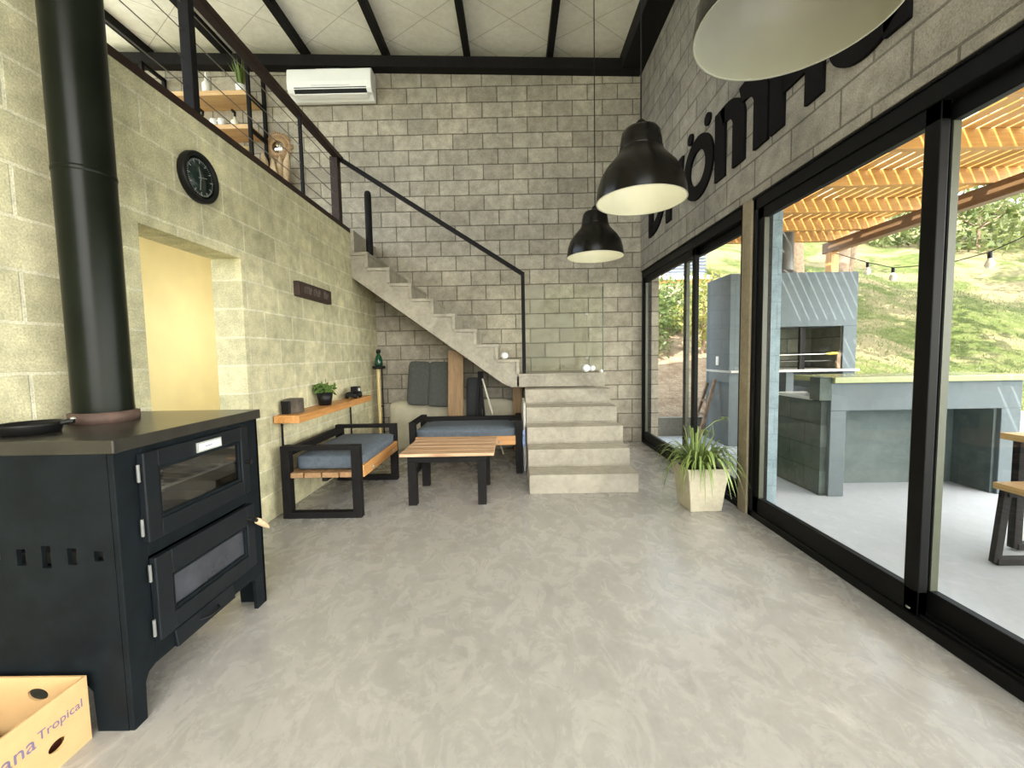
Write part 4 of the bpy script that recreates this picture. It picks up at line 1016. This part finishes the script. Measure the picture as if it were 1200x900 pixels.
# shrubs, trees, bushes
L1 = leaf_mat('shrub_green', (.06, .11, .025), (.20, .26, .065), .4)
L2 = leaf_mat('shrub_yellow', (.20, .22, .04), (.40, .37, .11), .4)
L3 = leaf_mat('tree_green', (.06, .11, .02), (.20, .26, .06), .35)
L4 = leaf_mat('bush_olive', (.08, .11, .03), (.23, .25, .09), .35)
def plant(name, label, cat, base, crown_c, radii, n, size, lm, trunk_r=.05, shell=.35, seed=1, group=None):
    t = thing(name, label, cat, base, group)
    v, f = leaf_cloud(n, crown_c, radii, size, seed, shell)
    arr_obj('foliage', v, f, lm, t)
    bm_ = MB(); b0 = Vector(base); c0 = Vector(crown_c)
    bm_.tube([b0 - Vector((0, 0, .1)), b0.lerp(c0, .4) + Vector((.05, .02, 0)), c0 + Vector((0, 0, radii[2] * .3))], [trunk_r, trunk_r * .8, trunk_r * .4], 10)
    for k in range(4):
        a_ = k * 1.7 + seed; s0 = b0.lerp(c0, .6)
        bm_.tube([s0, s0.lerp(c0, .5) + Vector((math.cos(a_) * radii[0] * .3, math.sin(a_) * radii[1] * .3, .1)), c0 + Vector((math.cos(a_) * radii[0] * .65, math.sin(a_) * radii[1] * .65, radii[2] * .3))], [trunk_r * .5, trunk_r * .35, trunk_r * .15], 7)
    bm_.build('trunk', M_bark, t)
    return t
plant('garden_shrub', 'tall green shrub beyond the far sliding door', 'shrub', (2.85, 8.9, 1.2), (2.85, 8.9, 1.95), (.62, .5, .85), 1500, .055, L1, .04, .3, 1)
plant('garden_shrub', 'yellow green shrub beside the barbecue wall', 'shrub', (3.75, 8.6, 1.1), (3.80, 8.6, 2.05), (.55, .5, .72), 1300, .05, L2, .04, .3, 2)
plant('garden_shrub', 'dark green shrub behind the yellow green shrub', 'shrub', (3.6, 9.8, 1.6), (3.6, 9.8, 2.2), (.95, .5, .75), 1700, .06, L1, .04, .3, 3)
for k, (x, y, h_, cx, cy, cz, rx) in enumerate(((5.72, 7.8, 5, 5.9, 7.5, 5.9, 2.7), (7.6, 10.2, 7, 8.0, 9.5, 7.4, 3.0), (11.5, 7.6, 7, 10.6, 7.6, 8.6, 2.2), (15, 9.5, 8, 13.8, 9.4, 10.2, 2.4), (9.6, 14.5, 8, 8.2, 13.2, 11.5, 2.6), (19.5, 12.5, 8, 17.5, 12.0, 12.0, 2.6))):
    lab = ('slender tree trunk rising behind the barbecue hood', 'second tree trunk rising right of the slender trunk behind the hood', 'tree on the slope beyond the right picture edge', 'tree higher on the slope beyond the right picture edge', 'leafy tree far up the slope behind the barbecue', 'far tree on the slope beyond the right picture edge')[k]
    plant('hillside_tree', lab, 'tree', (x, y, hill_z(x, y)), (cx, cy, cz), (rx, rx * .85, 1.2), 1500, .17, L3, .15, .1, 10 + k, 'trees on the hillside')
for k, (x, y, rx, rz) in enumerate(((17.5, 20.5, 1.9, 1.5), (20.3, 19.0, 2.0, 1.8), (23.5, 19.5, 2.3, 2.4), (27, 22, 2.6, 2.6), (14.5, 23.5, 2.0, 1.5), (11.0, 25, 2.4, 1.7), (31, 24, 2.6, 2.4))):
    z = hill_z(x, y)
    lab = ('small olive bush at the top of the grassy slope', 'round olive bush high on the slope', 'large leafy bush high on the slope at the right', 'broad bush far up the slope at the right edge', 'bush on the crest behind the pergola beam', 'bush on the crest behind the barbecue trees', 'far bush on the crest outside the view')[k]
    plant('hillside_bush', lab, 'bush', (x, y, z), (x, y, z + rz * .75), (rx, rx, rz), 1300, .15, L4, .08, .45, 30 + k, 'bushes on the slope')

# neighbour house
nh = thing('neighbour_house', 'pale house with dark louvred siding beyond the garden', 'house', (5.2, 15, hill_z(5, 15)))
zb = 3.58
MB().box(3.4, 6.3, 14.2, 17.5, zb + .12, 5.6).build('wall', mat('siding_white', (.75, .77, .80), .7), nh)
b = MB()
for k in range(18): b.box(3.38, 6.32, 14.13, 14.19, zb + .16 + k * .105, zb + .205 + k * .105)
tag(b.build('louvre', mat('siding_dark', (.09, .11, .15), .6), nh), None, None, None, None)
MB().box(3.3, 6.4, 13.9, 17.6, zb, zb + .12).build('floor_slab', mat('soffit_white', (.75, .74, .72), .7), nh)
MB().box(3.3, 6.4, 14.0, 14.12, zb - .34, zb).build('porch_beam', M_perg_x, nh)
for x in (3.45, 4.9, 6.25): MB().box(x - .09, x + .09, 14.0, 14.18, hill_z(x, 14.1) - .1 if hill_z(x, 14.1) < zb - .4 else zb - .8, zb - .34).build('post', M_perg_z, nh)
b = MB().box(3.2, 6.5, 13.8, 17.8, 5.6, 5.72); b.build('roof', M_galv, nh)
MB().box(6.302, 6.34, 14.3, 14.5, zb + .1, 5.5).build('downpipe', M_white, nh)
# ------------------------------------------------------------------ light
sd = Vector((.48, .52, -1.0)).normalized()
sun = bpy.data.lights.new('sun', 'SUN'); sun.energy = SUN_E; sun.angle = .006; sun.color = (1.0, .95, .87)
so = bpy.data.objects.new('sun', sun); COL.objects.link(so); so.rotation_mode = 'QUATERNION'; so.rotation_quaternion = sd.to_track_quat('-Z', 'Y'); so.location = (-6, -6, 14)
w = bpy.data.worlds.new('sky'); scene.world = w; w.use_nodes = True; nt = w.node_tree; nt.nodes.clear()
out = nt.nodes.new('ShaderNodeOutputWorld'); bg = nt.nodes.new('ShaderNodeBackground'); nt.links.new(bg.outputs[0], out.inputs[0])
tc = nt.nodes.new('ShaderNodeTexCoord'); dot = N(nt, 'ShaderNodeVectorMath', operation='DOT_PRODUCT')
nt.links.new(tc.outputs['Generated'], dot.inputs[0]); dot.inputs[1].default_value = tuple(Vector((.74, -.60, .30)).normalized())
f = ramp(nt, dot.outputs['Value'], .35, .9)
c = mixc(nt, f, SKY_A, SKY_B)
nt.links.new(c, bg.inputs[0]); bg.inputs[1].default_value = SKY_S
# ------------------------------------------------------------------ camera
cam = bpy.data.cameras.new('camera'); co = bpy.data.objects.new('camera', cam); COL.objects.link(co)
cam.sensor_width = 36; cam.sensor_fit = 'HORIZONTAL'; cam.lens = 497.0 / 1200 * 36; cam.clip_start = .02; cam.clip_end = 300
Mx = Matrix(((0.99982066, 0.01750278, 0.00723251), (0.00602203, 0.0682497, -0.9976501), (-0.01795527, 0.99751473, 0.06813206))).to_4x4()
co.matrix_world = Matrix.Translation((0, 0, 1.24)) @ Mx
scene.camera = co
vs_ = scene.view_settings; vs_.view_transform = 'Standard'; vs_.look = 'None'; vs_.gamma = 1; vs_.exposure = EXPO; vs_.use_curve_mapping = False
cy_ = scene.cycles
cy_.use_denoising = True; cy_.max_bounces = 10; cy_.diffuse_bounces = 6; cy_.transparent_max_bounces = 24; cy_.sample_clamp_indirect = 8; cy_.caustics_reflective = False; cy_.caustics_refractive = False
